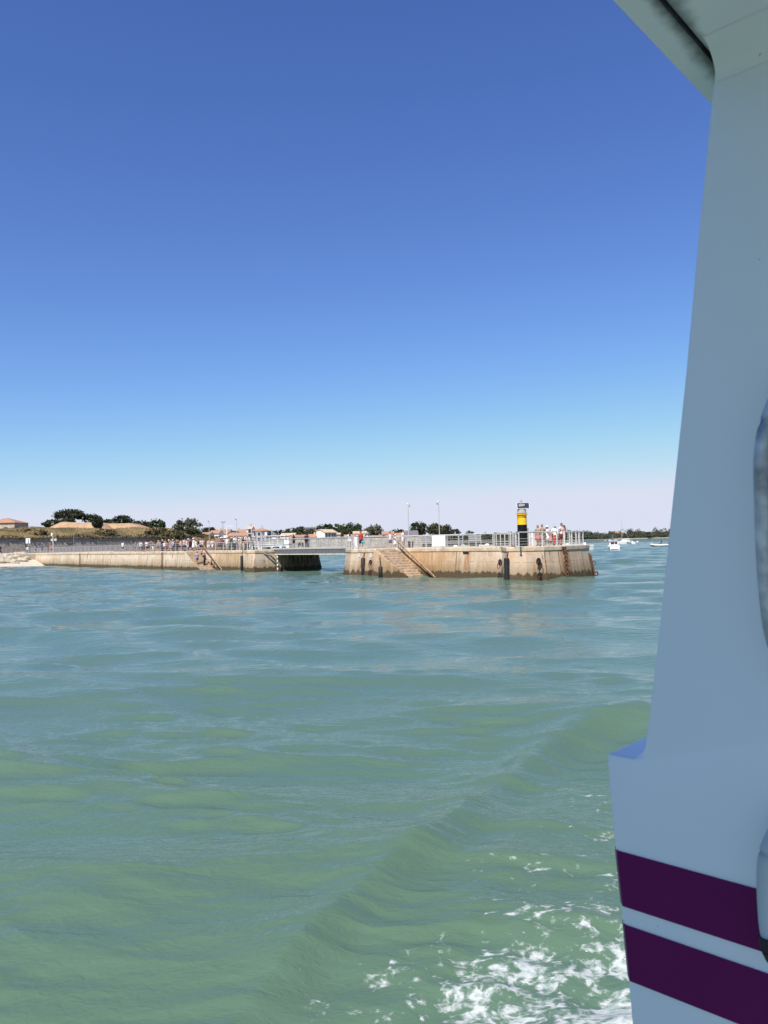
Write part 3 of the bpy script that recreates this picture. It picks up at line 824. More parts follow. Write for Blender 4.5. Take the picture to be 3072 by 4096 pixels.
cb = pier_w(2131, 39.6)
t = thing('control_cabinet', 'white control cabinet on the deck right of the beacon', 'cabinet', cb, math.radians(-52))
MB().box((0, 0, 0.57), (0.44, 0.44, 1.1)).build('body', M_white, t, bevel=0.015, world=False)
MB().box((0, 0, 1.135), (0.5, 0.5, 0.03)).build('lid', M_white, t, bevel=0.006, world=False)
MB().box((0, -0.224, 0.57), (0.36, 0.012, 0.95)).build('door', mat('cabinet_door', (0.7, 0.7, 0.69), 0.5, 0.04, 2), t, world=False)
MB().box((0.14, -0.236, 0.6), (0.02, 0.02, 0.12)).build('handle', M_steel, t, world=False)

bo = pier_w(2054, 40.3)
t = thing('mooring_post', 'thick grey mooring post standing left of the beacon', 'post', bo)
MB().lathe([(0.2, 0), (0.2, 0.03), (0.12, 0.04), (0.12, 0.72), (0.14, 0.73), (0.14, 0.78), (0.115, 0.79), (0.11, 1.1), (0.08, 1.13)], bo, 16).build('shaft', M_greypost, t, True)
MB().torus(bo + Vector((0, 0, 0.05)), 0.2, 0.035, (0, 0, 1)).build('rope', M_rust, t, True)
bo = pier(1597, 2.6)
t = thing('mooring_post', 'stout grey wooden post at the head of the stone stairs', 'post', bo)
MB().lathe([(0.13, 0), (0.13, 1.05), (0.1, 1.14)], bo, 14).build('shaft', mat('post_wood', (0.36, 0.31, 0.27), 0.85, 0.2, 5, stretch=(1, 1, 0.2)), t, True)
bo = pier(1425, 1.6)
t = thing('white_cabinet', 'white upright cabinet beside the man in the red shirt', 'cabinet', bo, math.radians(-20))
MB().box((0, 0, 0.58), (0.4, 0.36, 1.16)).build('body', M_white, t, bevel=0.015, world=False)
MB().box((0, -0.184, 0.58), (0.32, 0.01, 1.0)).build('door', MATS['cabinet_door'], t, world=False)
bo = pier(1643, 4.5)
t = thing('litter_bin', 'dark litter bin behind the railing near the man in the cap', 'bin', bo)
MB().lathe([(0.2, 0), (0.26, 0.12), (0.27, 0.6), (0.22, 0.66)], bo, 16).build('body', M_rubber, t, True)
MB().torus(bo + Vector((0, 0, 0.6)), 0.27, 0.03, (0, 0, 1)).build('rim', M_rust, t, True)
bo = W(7.0, 7.5, zb); bo = W(pier_t(1203, 7.5, zb), 7.5, zb)
t = thing('luggage_cart', 'low black cart standing on the footbridge deck', 'cart', bo, math.radians(10))
MB().prism([(-0.36, -0.2, 0.22), (0.36, -0.2, 0.22), (0.36, 0.2, 0.22), (-0.36, 0.2, 0.22)], [(-0.28, -0.18, 0.62), (0.36, -0.18, 0.62), (0.36, 0.18, 0.62), (-0.28, 0.18, 0.62)]).build('body', M_rubber, t, bevel=0.03, world=False)
for x in (-0.25, 0.25):
    MB().torus((x, -0.2, 0.11), 0.09, 0.025, (0, 1, 0)).torus((x, 0.2, 0.11), 0.09, 0.025, (0, 1, 0)).build('wheel', M_rubber, t, True, world=False)

# ------------------------------------------------------------------ lamps, posts, gantry on the jetty
def hook_lamp(label, p, h, flip=1):
    t = thing('street_lamp', label, 'lamp', p, group='slim lamp posts along the pier')
    MB().tube([p, p + Vector((0, 0, 0.9)), p + Vector((0, 0, h))], [0.06, 0.045, 0.032], 10).build('pole', M_galv, t, True)
    pts = [p + Vector((flip * 0.13 * math.sin(a), 0, h + 0.16 - 0.15 * math.cos(a))) for a in [k * math.pi / 8 for k in range(13)]]
    MB().tube(pts, 0.028, 6).build('hook', M_galv, t, True)
    MB().lathe([(0.05, h - 0.12), (0.1, h - 0.05), (0.08, h + 0.04)], p + Vector((flip * 0.12, 0, 0.1)), 12).build('lantern', M_greypost, t, True)
    MB().lathe([(0.1, 0), (0.1, 0.05)], p, 10).build('foot', M_galv, t)
LZ = 4.05
hook_lamp('slim lamp post in the crowd beside the big olive tree', pier(838, 4.0), LZ, -1)
hook_lamp('slim lamp post in front of the dark brown gable, left of the gantry', pier(948, 4.0), LZ, -1)
hook_lamp('slim lamp post right of the man in the cap', pier(1636, 4.6), LZ + 0.05)
hook_lamp('slim lamp post behind the blank white board', pier(1759, 4.6), LZ + 0.05, -1)

gp = pier(1040, 4.0)
g = thing('gantry', 'grey metal gantry frame with stairs at the left end of the footbridge', 'gantry', gp)
def gx(px, z, w=4.0, t=None): 
    p = pier(px, w, DECK + z); return p
for px, w in ((1024, 3.6), (1042, 3.6), (1049, 5.6), (1056, 5.6)):
    MB().bar(pier(px, w), pier(px, w, DECK + 2.25), 0.09).build('post', M_galv, g)
mb = MB()
mb.bar(pier(1022, 3.6, DECK + 2.27), pier(1044, 3.6, DECK + 2.27), 0.1); mb.bar(pier(1042, 3.6, DECK + 2.2), pier(1056, 5.6, DECK + 2.2), 0.08); mb.bar(pier(1024, 3.6, DECK + 1.3), pier(1042, 3.6, DECK + 1.3), 0.06)
mb.build('beam', M_galv, g)
mb = MB()
for k in range(7): mb.bar(pier(1010 + k * 2, 3.5, DECK + 0.5 + k * 0.22), pier(1015 + k * 2, 4.3, DECK + 0.5 + k * 0.22), 0.05)
mb.bar(pier(1010, 3.5, DECK + 1.75), pier(1024, 3.5, DECK + 0.2), 0.05); mb.bar(pier(1008, 3.5, DECK + 0.5), pier(1024, 3.5, DECK + 2.0), 0.05)
mb.build('stair', M_galv, g)
MB().bar(pier(1030, 4.3, DECK + 0.62), pier(1042, 4.3, DECK + 0.62), 0.05, 1.1).build('panel', M_white, g)
t = thing('flood_light', 'white floodlight on a thin mast beside the gantry', 'floodlight', pier(1063, 3.6))
MB().tube([pier(1064, 3.6), pier(1064, 3.6, DECK + 1.8)], 0.04, 8).build('mast', M_galv, t, True)
MB().box(pier(1064, 3.6, DECK + 2.0), (0.26, 0.16, 0.42), 0.2).build('lamp_head', M_white, t, bevel=0.02)
sp_ = pier(1000, 5.5)
t = thing('signal_post', 'post with stacked dark solar panels left of the gantry', 'post', sp_)
MB().tube([sp_, sp_ + Vector((0, 0, 2.6))], 0.06, 8).build('pole', M_galv, t, True)
for z, w_ in ((2.55, 0.36), (1.95, 0.42)):
    MB().box(sp_ + Vector((0, -0.08, z)), (w_, 0.05, 0.5 if z > 2.2 else 0.36)).build('panel', M_glass, t)
    MB().box(sp_ + Vector((0, -0.05, z)), (w_ + 0.08, 0.04, 0.58 if z > 2.2 else 0.44)).build('panel_frame', M_white, t)
# quay signs at the root of the jetty
t = thing('sign', 'white rectangular sign on a thin post at the left end of the jetty', 'sign', pier(114, 3.0))
MB().tube([pier(114, 3.0), pier(114, 3.0, 5.9)], 0.045, 8).build('post', M_galv, t, True)
MB().box(pier(112, 2.93, 5.45), (0.98, 0.04, 1.2), 0.1).build('board', M_white, t)
MB().prism([pier(112, 2.9, z) + Vector((dx, -0.02, 0)) for dx, z in ((-0.05, 4.9), (0.12, 4.9), (0.02, 5.75))], [pier(112, 2.9, z) + Vector((dx, -0.03, 0)) for dx, z in ((-0.05, 4.9), (0.12, 4.9), (0.02, 5.75))]).build('pictogram', mat('sign_grey', (0.3, 0.3, 0.33), 0.6), t)
t = thing('lamp_column', 'stout grey column with white lamp and round discs before the fort wall', 'lamp', pier(213, 3.0))
MB().tube([pier(214, 3.0), pier(212, 3.0, 6.2)], [0.17, 0.14], 12).build('column', mat('column_grey', (0.36, 0.32, 0.31), 0.8), t, True)
MB().lathe([(0.16, 0), (0.22, 0.12), (0.22, 0.55), (0.1, 0.7)], pier(208, 3.0, 6.1), 12).build('lamp_head', M_white, t, True)
for dx in (-5, 9):
    c = pier(213 + dx, 2.8, 5.35)
    MB().tube([c, c + Vector((0, -0.06, 0))], 0.28, 16).build('disc', mat('disc_cream', (0.5, 0.46, 0.4), 0.6), t)
t = thing('flag_pole', 'thin bare pole standing before the fort wall', 'pole', pier(295, 5.0))
MB().tube([pier(296, 5.0), pier(295, 5.0, 6.2)], [0.045, 0.03], 8).build('shaft', M_greypost, t, True)
MB().lathe([(0.12, 0), (0.12, 0.04)], pier(296, 5.0), 10).build('foot', M_greypost, t)

# ------------------------------------------------------------------ our boat: bulkhead, roof, rails
SB = Vector((0.728, -0.686, 0)).normalized(); OB = Vector((-0.686, -0.728, 0)).normalized()
def BP(s, o, z): return SB * s + OB * o + Vector((0, 0, z))
PB = -1.5
boat = thing('passenger_boat', 'white passenger boat close by with two dark purple stripes and an overhanging roof', 'boat', BP(0.5, PB, 0))
def gloss_white(name, dirt=False):
    m = bpy.data.materials.new(name)
    t, N, L, B = nt(m)
    B.inputs['Roughness'].default_value = 0.38
    B.inputs['Coat Weight'].default_value = 0.15
    tc = N.new('ShaderNodeTexCoord')
    n1 = N.new('ShaderNodeTexNoise'); n1.inputs['Scale'].default_value = 1.3; n1.inputs['Detail'].default_value = 4; L.new(tc.outputs['Object'], n1.inputs['Vector'])
    c = mixc(N, L, n1.outputs['Fac'], (0.8, 0.79, 0.81), (0.86, 0.85, 0.87))
    n2 = N.new('ShaderNodeTexNoise'); n2.inputs['Scale'].default_value = 70; n2.inputs['Detail'].default_value = 2; L.new(tc.outputs['Object'], n2.inputs['Vector'])
    c = mixc(N, L, mrange(N, L, n2.outputs['Fac'], 0.76, 0.8, 0, 0.6), c, (0.3, 0.28, 0.25))
    if dirt:
        P = N.new('ShaderNodeNewGeometry').outputs['Position']
        dt = N.new('ShaderNodeVectorMath'); dt.operation = 'DOT_PRODUCT'; L.new(P, dt.inputs[0]); dt.inputs[1].default_value = SB
        n3 = N.new('ShaderNodeTexNoise'); n3.inputs['Scale'].default_value = 9; n3.inputs['Detail'].default_value = 9; n3.inputs['Roughness'].default_value = 0.65; L.new(P, n3.inputs['Vector'])
        d = mth(N, L, 'ADD', mth(N, L, 'ABSOLUTE', mth(N, L, 'ADD', dt.outputs['Value'], 0.525)), mth(N, L, 'MULTIPLY', mth(N, L, 'SUBTRACT', n3.outputs['Fac'], 0.5), 0.055))
        c = mixc(N, L, mrange(N, L, d, 0.0, 0.034, 0.95, 0), c, (0.03, 0.028, 0.022))
    L.new(c, B.inputs['Base Color'])
    bp = N.new('ShaderNodeBump'); bp.inputs['Strength'].default_value = 0.12; bp.inputs['Distance'].default_value = 0.01
    n4 = N.new('ShaderNodeTexNoise'); n4.inputs['Scale'].default_value = 5; L.new(tc.outputs['Object'], n4.inputs['Vector'])
    L.new(n4.outputs['Fac'], bp.inputs['Height']); L.new(bp.outputs[0], B.inputs['Normal'])
    return m
M_hull = gloss_white('boat_paint'); M_roof = gloss_white('boat_roof_paint', True)
SR = 3.6
outl = [(-0.50, 4.16), (-0.5115, 4.127), (-0.523, 4.049), (-0.558, 3.802), (-0.596, 3.514), (-0.639, 3.221), (-0.675, 2.971), (-0.706, 2.78), (-0.714, 2.755), (-0.73, 2.747), (-0.792, 2.747),
        (-0.781, 2.552), (-0.772, 2.443), (-0.770, 2.405), (-0.762, 2.295), (-0.756, 2.206), (-0.72, 1.7), (-0.62, 0.6), (-0.5, -0.4), (SR, -0.4), (SR, 4.16)]
mb = MB(); mb.prism([BP(s, PB, z) for s, z in outl], [BP(s, PB - 0.62, z) for s, z in outl])
mb.build('bulkhead', M_hull, boat, True, bevel=0.012)
# stripes: thin painted band 3 mm proud that turns round the left edge
M_pur = mat('purple_stripe', (0.13, 0.008, 0.08), 0.42, 0.06, 3, spec=0.12)
def edge_s(z):
    for (s0, z0), (s1, z1) in zip(outl[10:], outl[11:19]):
        if z1 <= z <= z0: return s0 + (s1 - s0) * (z0 - z) / (z0 - z1)
for z1, z0 in ((2.551, 2.441), (2.404, 2.294)):
    mb = MB()
    ea, eb = edge_s(z0) - 0.003, edge_s(z1) - 0.003
    f = [(ea + 0.012, z0), (SR - 0.02, z0), (SR - 0.02, z1), (eb + 0.012, z1)]
    mb.prism([BP(s, PB + 0.0, z) for s, z in f], [BP(s, PB + 0.003, z) for s, z in f])
    g_ = [(ea, z0), (ea + 0.0035, z0), (eb + 0.0035, z1), (eb, z1)]
    mb.prism([BP(s, PB - 0.60, z) for s, z in g_], [BP(s, PB - 0.012, z) for s, z in g_])
    q = [(ea, PB - 0.012, z0), (ea + 0.012, PB + 0.003, z0), (ea + 0.02, PB - 0.02, z0)], [(eb, PB - 0.012, z1), (eb + 0.012, PB + 0.003, z1), (eb + 0.02, PB - 0.02, z1)]
    mb.prism([BP(*v) for v in q[0]], [BP(*v) for v in q[1]])
    mb.build('stripe', M_pur, boat)
# roof: ceiling panel, a 7 mm seam, and an edge trim
ZR = 4.127
f = [(-0.519, -3.2), (SR, -3.2), (SR, 0.35), (-0.519, 0.35)]
mb = MB(); mb.prism([BP(s, o, ZR) for s, o in f], [BP(s, o, ZR + 0.09) for s, o in f]); mb.build('roof', M_roof, boat)
f = [(-0.582, -3.2), (-0.526, -3.2), (-0.526, 0.35), (-0.582, 0.35)]
mb = MB(); mb.prism([BP(s, o, ZR - 0.004) for s, o in f], [BP(s, o, ZR + 0.1) for s, o in f]); mb.build('roof_trim', M_roof, boat)
# fillet where the bulkhead meets the ceiling
RF = 0.06
arc = [(PB + 0.0005 + RF - RF * math.cos(a_), ZR - 0.0005 - RF + RF * math.sin(a_)) for a_ in [k * math.pi / 20 for k in range(11)]] + [(PB - 0.01, ZR + 0.001)]
mb = MB(); mb.prism([BP(-0.5115, o, z) for o, z in arc], [BP(SR - 0.05, o, z) for o, z in arc]); mb.build('ceiling_fillet', M_hull, boat, True)
# grey-blue side deck, unseen, added to bounce sunlight onto the bulkhead; low toe rail
f = [(-0.38, PB + 0.004), (SR, PB + 0.004), (SR, 1.5), (-0.38, 1.5)]
mb = MB(); mb.prism([BP(s, o, 1.42) for s, o in f], [BP(s, o, 1.55) for s, o in f]); mb.build('deck', mat('bounce_deck_paint', (0.22, 0.27, 0.32), 0.8, 0.08, 30), boat)
MB().bar(BP(-0.36, PB + 0.05, 1.59), BP(-0.36, 1.5, 1.59), 0.05, 0.08).build('toe_rail', M_hull, boat)
# grab rails
M_alu = mat('worn_aluminium', (0.42, 0.43, 0.44), 0.42, 0.45, 26, 0.5, stretch=(1, 1, 1))
def grab(name, pts, r, m):
    P = [Vector(p) for p in pts]
    out = []
    for i in range(len(P) - 1):
        p0, p1, p2, p3 = P[max(i - 1, 0)], P[i], P[i + 1], P[min(i + 2, len(P) - 1)]
        for k in range(6):
            t_ = k / 6
            out.append(0.5 * ((2 * p1) + (p2 - p0) * t_ + (2 * p0 - 5 * p1 + 4 * p2 - p3) * t_ ** 2 + (-p0 + 3 * p1 - 3 * p2 + p3) * t_ ** 3))
    out.append(P[-1])
    return MB().tube([BP(*p) for p in out], r, 14).build(name, m, boat, 'all')
grab('grab_rail', [(-0.379, PB - 0.01, 3.485), (-0.409, PB + 0.03, 3.46), (-0.437, PB + 0.06, 3.365), (-0.443, PB + 0.062, 3.235), (-0.442, PB + 0.062, 3.105), (-0.432, PB + 0.06, 3.005), (-0.406, PB + 0.03, 2.93), (-0.379, PB - 0.01, 2.915)], 0.0125, M_alu)
grab('grab_rail', [(-0.418, PB - 0.01, 2.70), (-0.438, PB + 0.02, 2.69), (-0.456, PB + 0.05, 2.65), (-0.463, PB + 0.055, 2.6), (-0.463, PB + 0.055, 2.52), (-0.456, PB + 0.055, 2.475)], 0.0165, mat('grey_plastic', (0.45, 0.48, 0.5), 0.4, 0.1, 4))
grab('rail_foot', [(-0.459, PB + 0.056, 2.50), (-0.456, PB + 0.055, 2.478), (-0.446, PB + 0.05, 2.462), (-0.428, PB + 0.02, 2.452), (-0.418, PB - 0.005, 2.45)], 0.021, M_rubber)

# ------------------------------------------------------------------ land, fort, beach
def land(name, poly, z0, z1, m, bevel=0.0):
    mb = MB(); mb.prism([Vector((x, y, z0)) for x, y in poly], [Vector((x, y, z1)) for x, y in poly])
    o = mb.build(name, m, None, bevel=bevel); o['kind'] = 'structure'; return o
M_earth = mat('earth', (0.3, 0.25, 0.17), 0.95, 0.2, 0.3, coords='world')
M_sand = mat('pale_sand', (0.57, 0.5, 0.385), 0.95, 0.12, 0.8, coords='world', bump=0.2)
land('promenade', [(-420, 168), (-72, 163), (-63, 172), (-58, 200), (-45, 240), (-30, 254), (14, 254), (16, 300), (90, 430), (40, 900), (-900, 900)], -1.5, 2.45, M_earth)
# beach: sloping sheet
me = bpy.data.meshes.new('beach')
xs = [-260, -160, -110, -95, -84, -76, -70.5, -66]
prof = [(-6, -0.7), (0, 0.02), (4, 0.5), (9, 1.0), (14, 1.6), (20, 2.3), (26, 2.6)]
front = [120, 135, 142, 145, 147, 150, 156, 163]
vs, fs = [], []
for i, x in enumerate(xs):
    for dy, z in prof: vs.append((x + rnd.uniform(-0.6, 0.6), front[i] + dy, z + (rnd.uniform(-0.06, 0.06) if z > 0.1 else 0)))
n = len(prof)
for i in range(len(xs) - 1):
    for j in range(n - 1): fs.append((i * n + j, i * n + j + 1, (i + 1) * n + j + 1, (i + 1) * n + j))
mb = MB(); mb.add(vs, fs); o = mb.build('beach', M_sand, None, True); o['kind'] = 'structure'

M_rock = mat('limestone', (0.47, 0.405, 0.3), 0.95, 0.25, 1.5, bump=0.5)
def rock_mesh(seed):
    r = random.Random(seed)
    bm = bmesh.new(); bmesh.ops.create_icosphere(bm, subdivisions=2, radius=1)
    ph = [r.uniform(0, 6) for _ in range(6)]
    for v in bm.verts:
        c = v.co
        k = 1 + 0.22 * math.sin(3 * c.x + ph[0]) * math.sin(2.5 * c.y + ph[1]) + 0.15 * math.sin(4 * c.z + ph[2] + 2 * c.x)
        v.co = Vector((c.x * k * r.uniform(0.95, 1.05), c.y * k, c.z * k * 0.8))
    me = bpy.data.meshes.new('boulder'); bm.to_mesh(me); bm.free(); me.materials.append(M_rock); return me
rms = [rock_mesh(i) for i in range(4)]
for i, (px, py, s) in enumerate([(4, 2238, 1.1), (24, 2232, 1.2), (28, 2236, 0.7), (42, 2236, 1.0), (52, 2230, 0.9), (68, 2226, 0.9), (66, 2240, 1.3), (82, 2230, 1.0), (98, 2228, 1.1), (106, 2226, 0.7), (12, 2250, 1.3), (-10, 2246, 1.2), (34, 2250, 0.9), (58, 2252, 0.8), (88, 2244, 1.0), (18, 2224, 0.8), (76, 2218, 0.7), (92, 2217, 0.8), (104, 2238, 0.9), (44, 2222, 0.8), (0, 2226, 0.8), (60, 2218, 0.7)]):
    Y = 140.0
    while Y < 185:                                                      # where the sight line meets the beach
        p = at(px, py + 2, Y)
        fy = float(np.interp(p.x, xs, front)); zb3 = float(np.interp(p.y - fy, [a_[0] for a_ in prof], [a_[1] for a_ in prof]))
        if p.z <= zb3: break
        Y += 0.25
    p.z = max(zb3, p.z) + 0.25 * s
    o = bpy.data.objects.new('boulder', rms[i % 4]); COL.objects.link(o)
    o.location = p; o.scale = (s * 1.0, s * 0.85, s * 0.85); o.rotation_euler = (0, 0, rnd.uniform(0, 6))
    tag(o, 'pale limestone boulder in the heap at the left end of the jetty', 'boulder', 'limestone boulders above the beach')

# fort retaining wall and the grassy rampart above it
FA, FB = Vector((-90 - 27.4 * 0.9, 180 - 35 * 0.9, 0)), Vector((-62.6 + 27.4 * 0.25, 215 + 35 * 0.25, 0))
FD = (FB - FA).normalized(); FN = Vector((FD.y, -FD.x, 0)); FL = (FB - FA).length     # FN faces the pier
fort_m = bpy.data.materials.new('fort_stone')
t_, N_, L_, B_ = nt(fort_m)
B_.inputs['Roughness'].default_value = 0.95
tc = N_.new('ShaderNodeTexCoord'); mp_ = N_.new('ShaderNodeMapping'); L_.new(tc.outputs['Object'], mp_.inputs[0])
n1 = N_.new('ShaderNodeTexNoise'); n1.inputs['Scale'].default_value = 1.6; n1.inputs['Detail'].default_value = 8; L_.new(mp_.outputs[0], n1.inputs['Vector'])
n2 = N_.new('ShaderNodeTexVoronoi'); n2.inputs['Scale'].default_value = 1.5; L_.new(mp_.outputs[0], n2.inputs['Vector'])
c_ = mixc(N_, L_, mrange(N_, L_, n1.outputs['Fac'], 0.3, 0.7), (0.22, 0.19, 0.165), (0.36, 0.315, 0.27))
c_ = mixc(N_, L_, mth(N_, L_, 'MULTIPLY', n2.outputs['Distance'], 0.4), c_, (0.16, 0.14, 0.12))
L_.new(c_, B_.inputs['Base Color'])
fw = thing('retaining_wall', 'long grey stone retaining wall under the grassy rampart', 'wall', FA)
mb = MB()
ztop = lambda k: 6.35 - 0.3 * k
mb.prism([FA + FN * 1.3 + Vector((0, 0, 0.5)), FB + FN * 1.3 + Vector((0, 0, 0.5)), FB - FN * 1.0 + Vector((0, 0, 0.5)), FA - FN * 1.0 + Vector((0, 0, 0.5))],
         [FA + Vector((0, 0, 6.35)), FB + Vector((0, 0, 6.0)), FB - FN + Vector((0, 0, 6.0)), FA - FN + Vector((0, 0, 6.35))])
mb.build('masonry', fort_m, fw)
mb = MB(); mb.prism([FA + FN * 0.45 + Vector((0, 0, 6.352)), FB + FN * 0.45 + Vector((0, 0, 6.002)), FB - FN * 0.8 + Vector((0, 0, 6.002)), FA - FN * 0.8 + Vector((0, 0, 6.352))],
                   [FA + FN * 0.45 + Vector((0, 0, 6.6)), FB + FN * 0.45 + Vector((0, 0, 6.25)), FB - FN * 0.8 + Vector((0, 0, 6.25)), FA - FN * 0.8 + Vector((0, 0, 6.6))])
mb.build('cornice', fort_m, fw)

def smooth(x): x = max(0, min(1, x)); return x * x * (3 - 2 * x)
def bump(p, q, cp, cq, rp, rq, h, flat=0.0):
    d = math.hypot((p - cp) / rp, (q - cq) / rq)
    return h * (1 - smooth((d - flat) / (1 - flat))) if d < 1 else 0
def fort_pq(P):
    d = Vector((P.x, P.y, 0)) - FA
    return d.dot(FD), -d.dot(FN)
def pq_at(px, Y):
    return fort_pq(atz(px, Y, 9))
MOUNDS = []
for px, Y, rp, rq, h, fl in ((300, 238, 15.5, 16, 2.9, 0.25), (345, 241, 12, 16, 2.0, 0.3), (480, 252, 17, 18, 3.1, 0.45), (530, 258, 13, 16, 1.6, 0.3)):
    MOUNDS.append((*pq_at(px, Y), rp, rq, h, fl))
def fort_z(p, q):
    base = 6.2 - 0.3 * p / FL
    z = base + 3.0 * smooth((q - 0.5) / 15.0)
    z += 0.35 * math.sin(p * 0.31) * math.sin(q * 0.4 + p * 0.1) * smooth(q / 4)
    end = smooth((p - FL - 6) / 22)
    z = z * (1 - end) + 2.5 * end
    past = smooth((p - FL + 3) / 3)                                    # beyond the wall the slope runs down to the ground
    z = z * (1 - past) + (2.3 + (z - 2.3) * smooth((q + 0.1) / 9)) * past
    return z
hill_m = bpy.data.materials.new('dry_grass_slope')
t_, N_, L_, B_ = nt(hill_m); B_.inputs['Roughness'].default_value = 1.0; B_.inputs['Specular IOR Level'].default_value = 0.1
P_ = N_.new('ShaderNodeNewGeometry').outputs['Position']
n1 = N_.new('ShaderNodeTexNoise'); n1.inputs['Scale'].default_value = 0.18; n1.inputs['Detail'].default_value = 8; L_.new(P_, n1.inputs['Vector'])
n2 = N_.new('ShaderNodeTexNoise'); n2.inputs['Scale'].default_value = 2.2; n2.inputs['Detail'].default_value = 6; L_.new(P_, n2.inputs['Vector'])
c_ = mixc(N_, L_, mrange(N_, L_, n1.outputs['Fac'], 0.38, 0.62), (0.11, 0.085, 0.04), (0.3, 0.21, 0.1))
c_ = mixc(N_, L_, mrange(N_, L_, n2.outputs['Fac'], 0.42, 0.62, 0, 0.75), c_, (0.1, 0.085, 0.035))
L_.new(c_, B_.inputs['Base Color'])
vs, fs = [], []
NP, NQ = 90, 60
for i in range(NP):
    p = -60 + (FL + 60 + 34) * i / (NP - 1)
    for j in range(NQ):
        q = -0.1 + 110 * (j / (NQ - 1)) ** 1.6
        pos = FA + FD * p - FN * q
        vs.append((pos.x, pos.y, fort_z(p, q) + rnd.uniform(-0.12, 0.12) * (q > 0.5)))
for i in range(NP - 1):
    for j in range(NQ - 1): fs.append((i * NQ + j, i * NQ + j + 1, (i + 1) * NQ + j + 1, (i + 1) * NQ + j))
o = MB().add(vs, fs).build('hillside', hill_m, None, True); o['kind'] = 'structure'
# bare earth mounds on the rampart: one sheet following the slope
mound_m = mat('bare_earth', (0.43, 0.275, 0.155), 0.95, 0.14, 0.6, coords='world', bump=0.3)
for (px, Y, w, d, h, zb_) in ((316, 240, 13.0, 9, 2.35, 9.0), (478, 246, 13.5, 9, 2.2, 8.9)):
    c = atz(px, Y, 9)
    vs, fs = [], []
    NA, NB = 36, 18
    for i in range(NA):
        for j in range(NB):
            u, v = -1 + 2 * i / (NA - 1), -1 + 2 * j / (NB - 1)
            hu = min(1, (1 - abs(u)) * (1.45 if u < 0 else (2.4 if px < 400 else 1.5))); hv = min(1, (1 - abs(v)) * 1.7)
            z = zb_ - 1.0 + (h + 1.0) * (0.75 * hu + 0.25 * smooth(hu)) * smooth(hv)
            if px < 400: z += 0.45 * max(0, 1 - abs(u + 0.25) / 0.4) * smooth(hv)
            vs.append((c.x + u * w, c.y + v * d, z + rnd.uniform(-0.04, 0.04)))
    for i in range(NA - 1):
        for j in range(NB - 1): fs.append((i * NB + j, i * NB + j + 1, (i + 1) * NB + j + 1, (i + 1) * NB + j))
    o = MB().add(vs, fs).build('earth_mound', mound_m, None, True)
    o['kind'] = 'structure'

# ------------------------------------------------------------------ plants
def leaf_mat(name, a, b):
    if name in MATS: return MATS[name]
    m = bpy.data.materials.new(name); t, N, L, B = nt(m)
    B.inputs['Roughness'].default_value = 0.75; B.inputs['Specular IOR Level'].default_value = 0.25
    P = N.new('ShaderNodeNewGeometry').outputs['Position']
    n = N.new('ShaderNodeTexNoise'); n.inputs['Scale'].default_value = 0.7; n.inputs['Detail'].default_value = 5; L.new(P, n.inputs['Vector'])
    L.new(mixc(N, L, mrange(N, L, n.outputs['Fac'], 0.35, 0.65), a, b), B.inputs['Base Color'])
    MATS[name] = m; return m
LEAF = {'dark': leaf_mat('leaf_dark', (0.018, 0.025, 0.015), (0.065, 0.075, 0.036)), 'olive': leaf_mat('leaf_olive', (0.04, 0.05, 0.028), (0.13, 0.13, 0.075)),
        'green': leaf_mat('leaf_green', (0.025, 0.042, 0.016), (0.07, 0.09, 0.035)), 'dry': leaf_mat('leaf_dry', (0.07, 0.06, 0.03), (0.16, 0.13, 0.06)), 'far': leaf_mat('leaf_far', (0.035, 0.045, 0.03), (0.095, 0.105, 0.06))}
M_bark = mat('bark', (0.09, 0.07, 0.05), 0.95, 0.3, 3)

def quads(centers, size, seed, flat=0.0):
    """random leaf quads: arrays of verts and faces."""
    rg = np.random.default_rng(seed)
    n = len(centers)
    d1 = rg.normal(size=(n, 3)); d1 /= np.linalg.norm(d1, axis=1)[:, None]
    d2 = rg.normal(size=(n, 3)); d2 -= d1 * (d1 * d2).sum(1)[:, None]; d2 /= np.linalg.norm(d2, axis=1)[:, None]
    s = size * rg.uniform(0.55, 1.25, (n, 1))
    a, b = d1 * s, d2 * s * 0.6
    V = np.stack([centers - a, centers - b * 0.9, centers + a, centers + b], 1).reshape(-1, 3)
    Fc = np.arange(n * 4).reshape(n, 4)
    return V, Fc

def mesh_np(name, V, Fc, m):
    me = bpy.data.meshes.new(name)
    me.vertices.add(len(V)); me.vertices.foreach_set('co', V.astype(np.float32).ravel())
    me.loops.add(Fc.size); me.loops.foreach_set('vertex_index', Fc.astype(np.int32).ravel())
    me.polygons.add(len(Fc)); me.polygons.foreach_set('loop_start', (np.arange(len(Fc)) * Fc.shape[1]).astype(np.int32))
    me.update(calc_edges=True); me.materials.append(m)
    return me

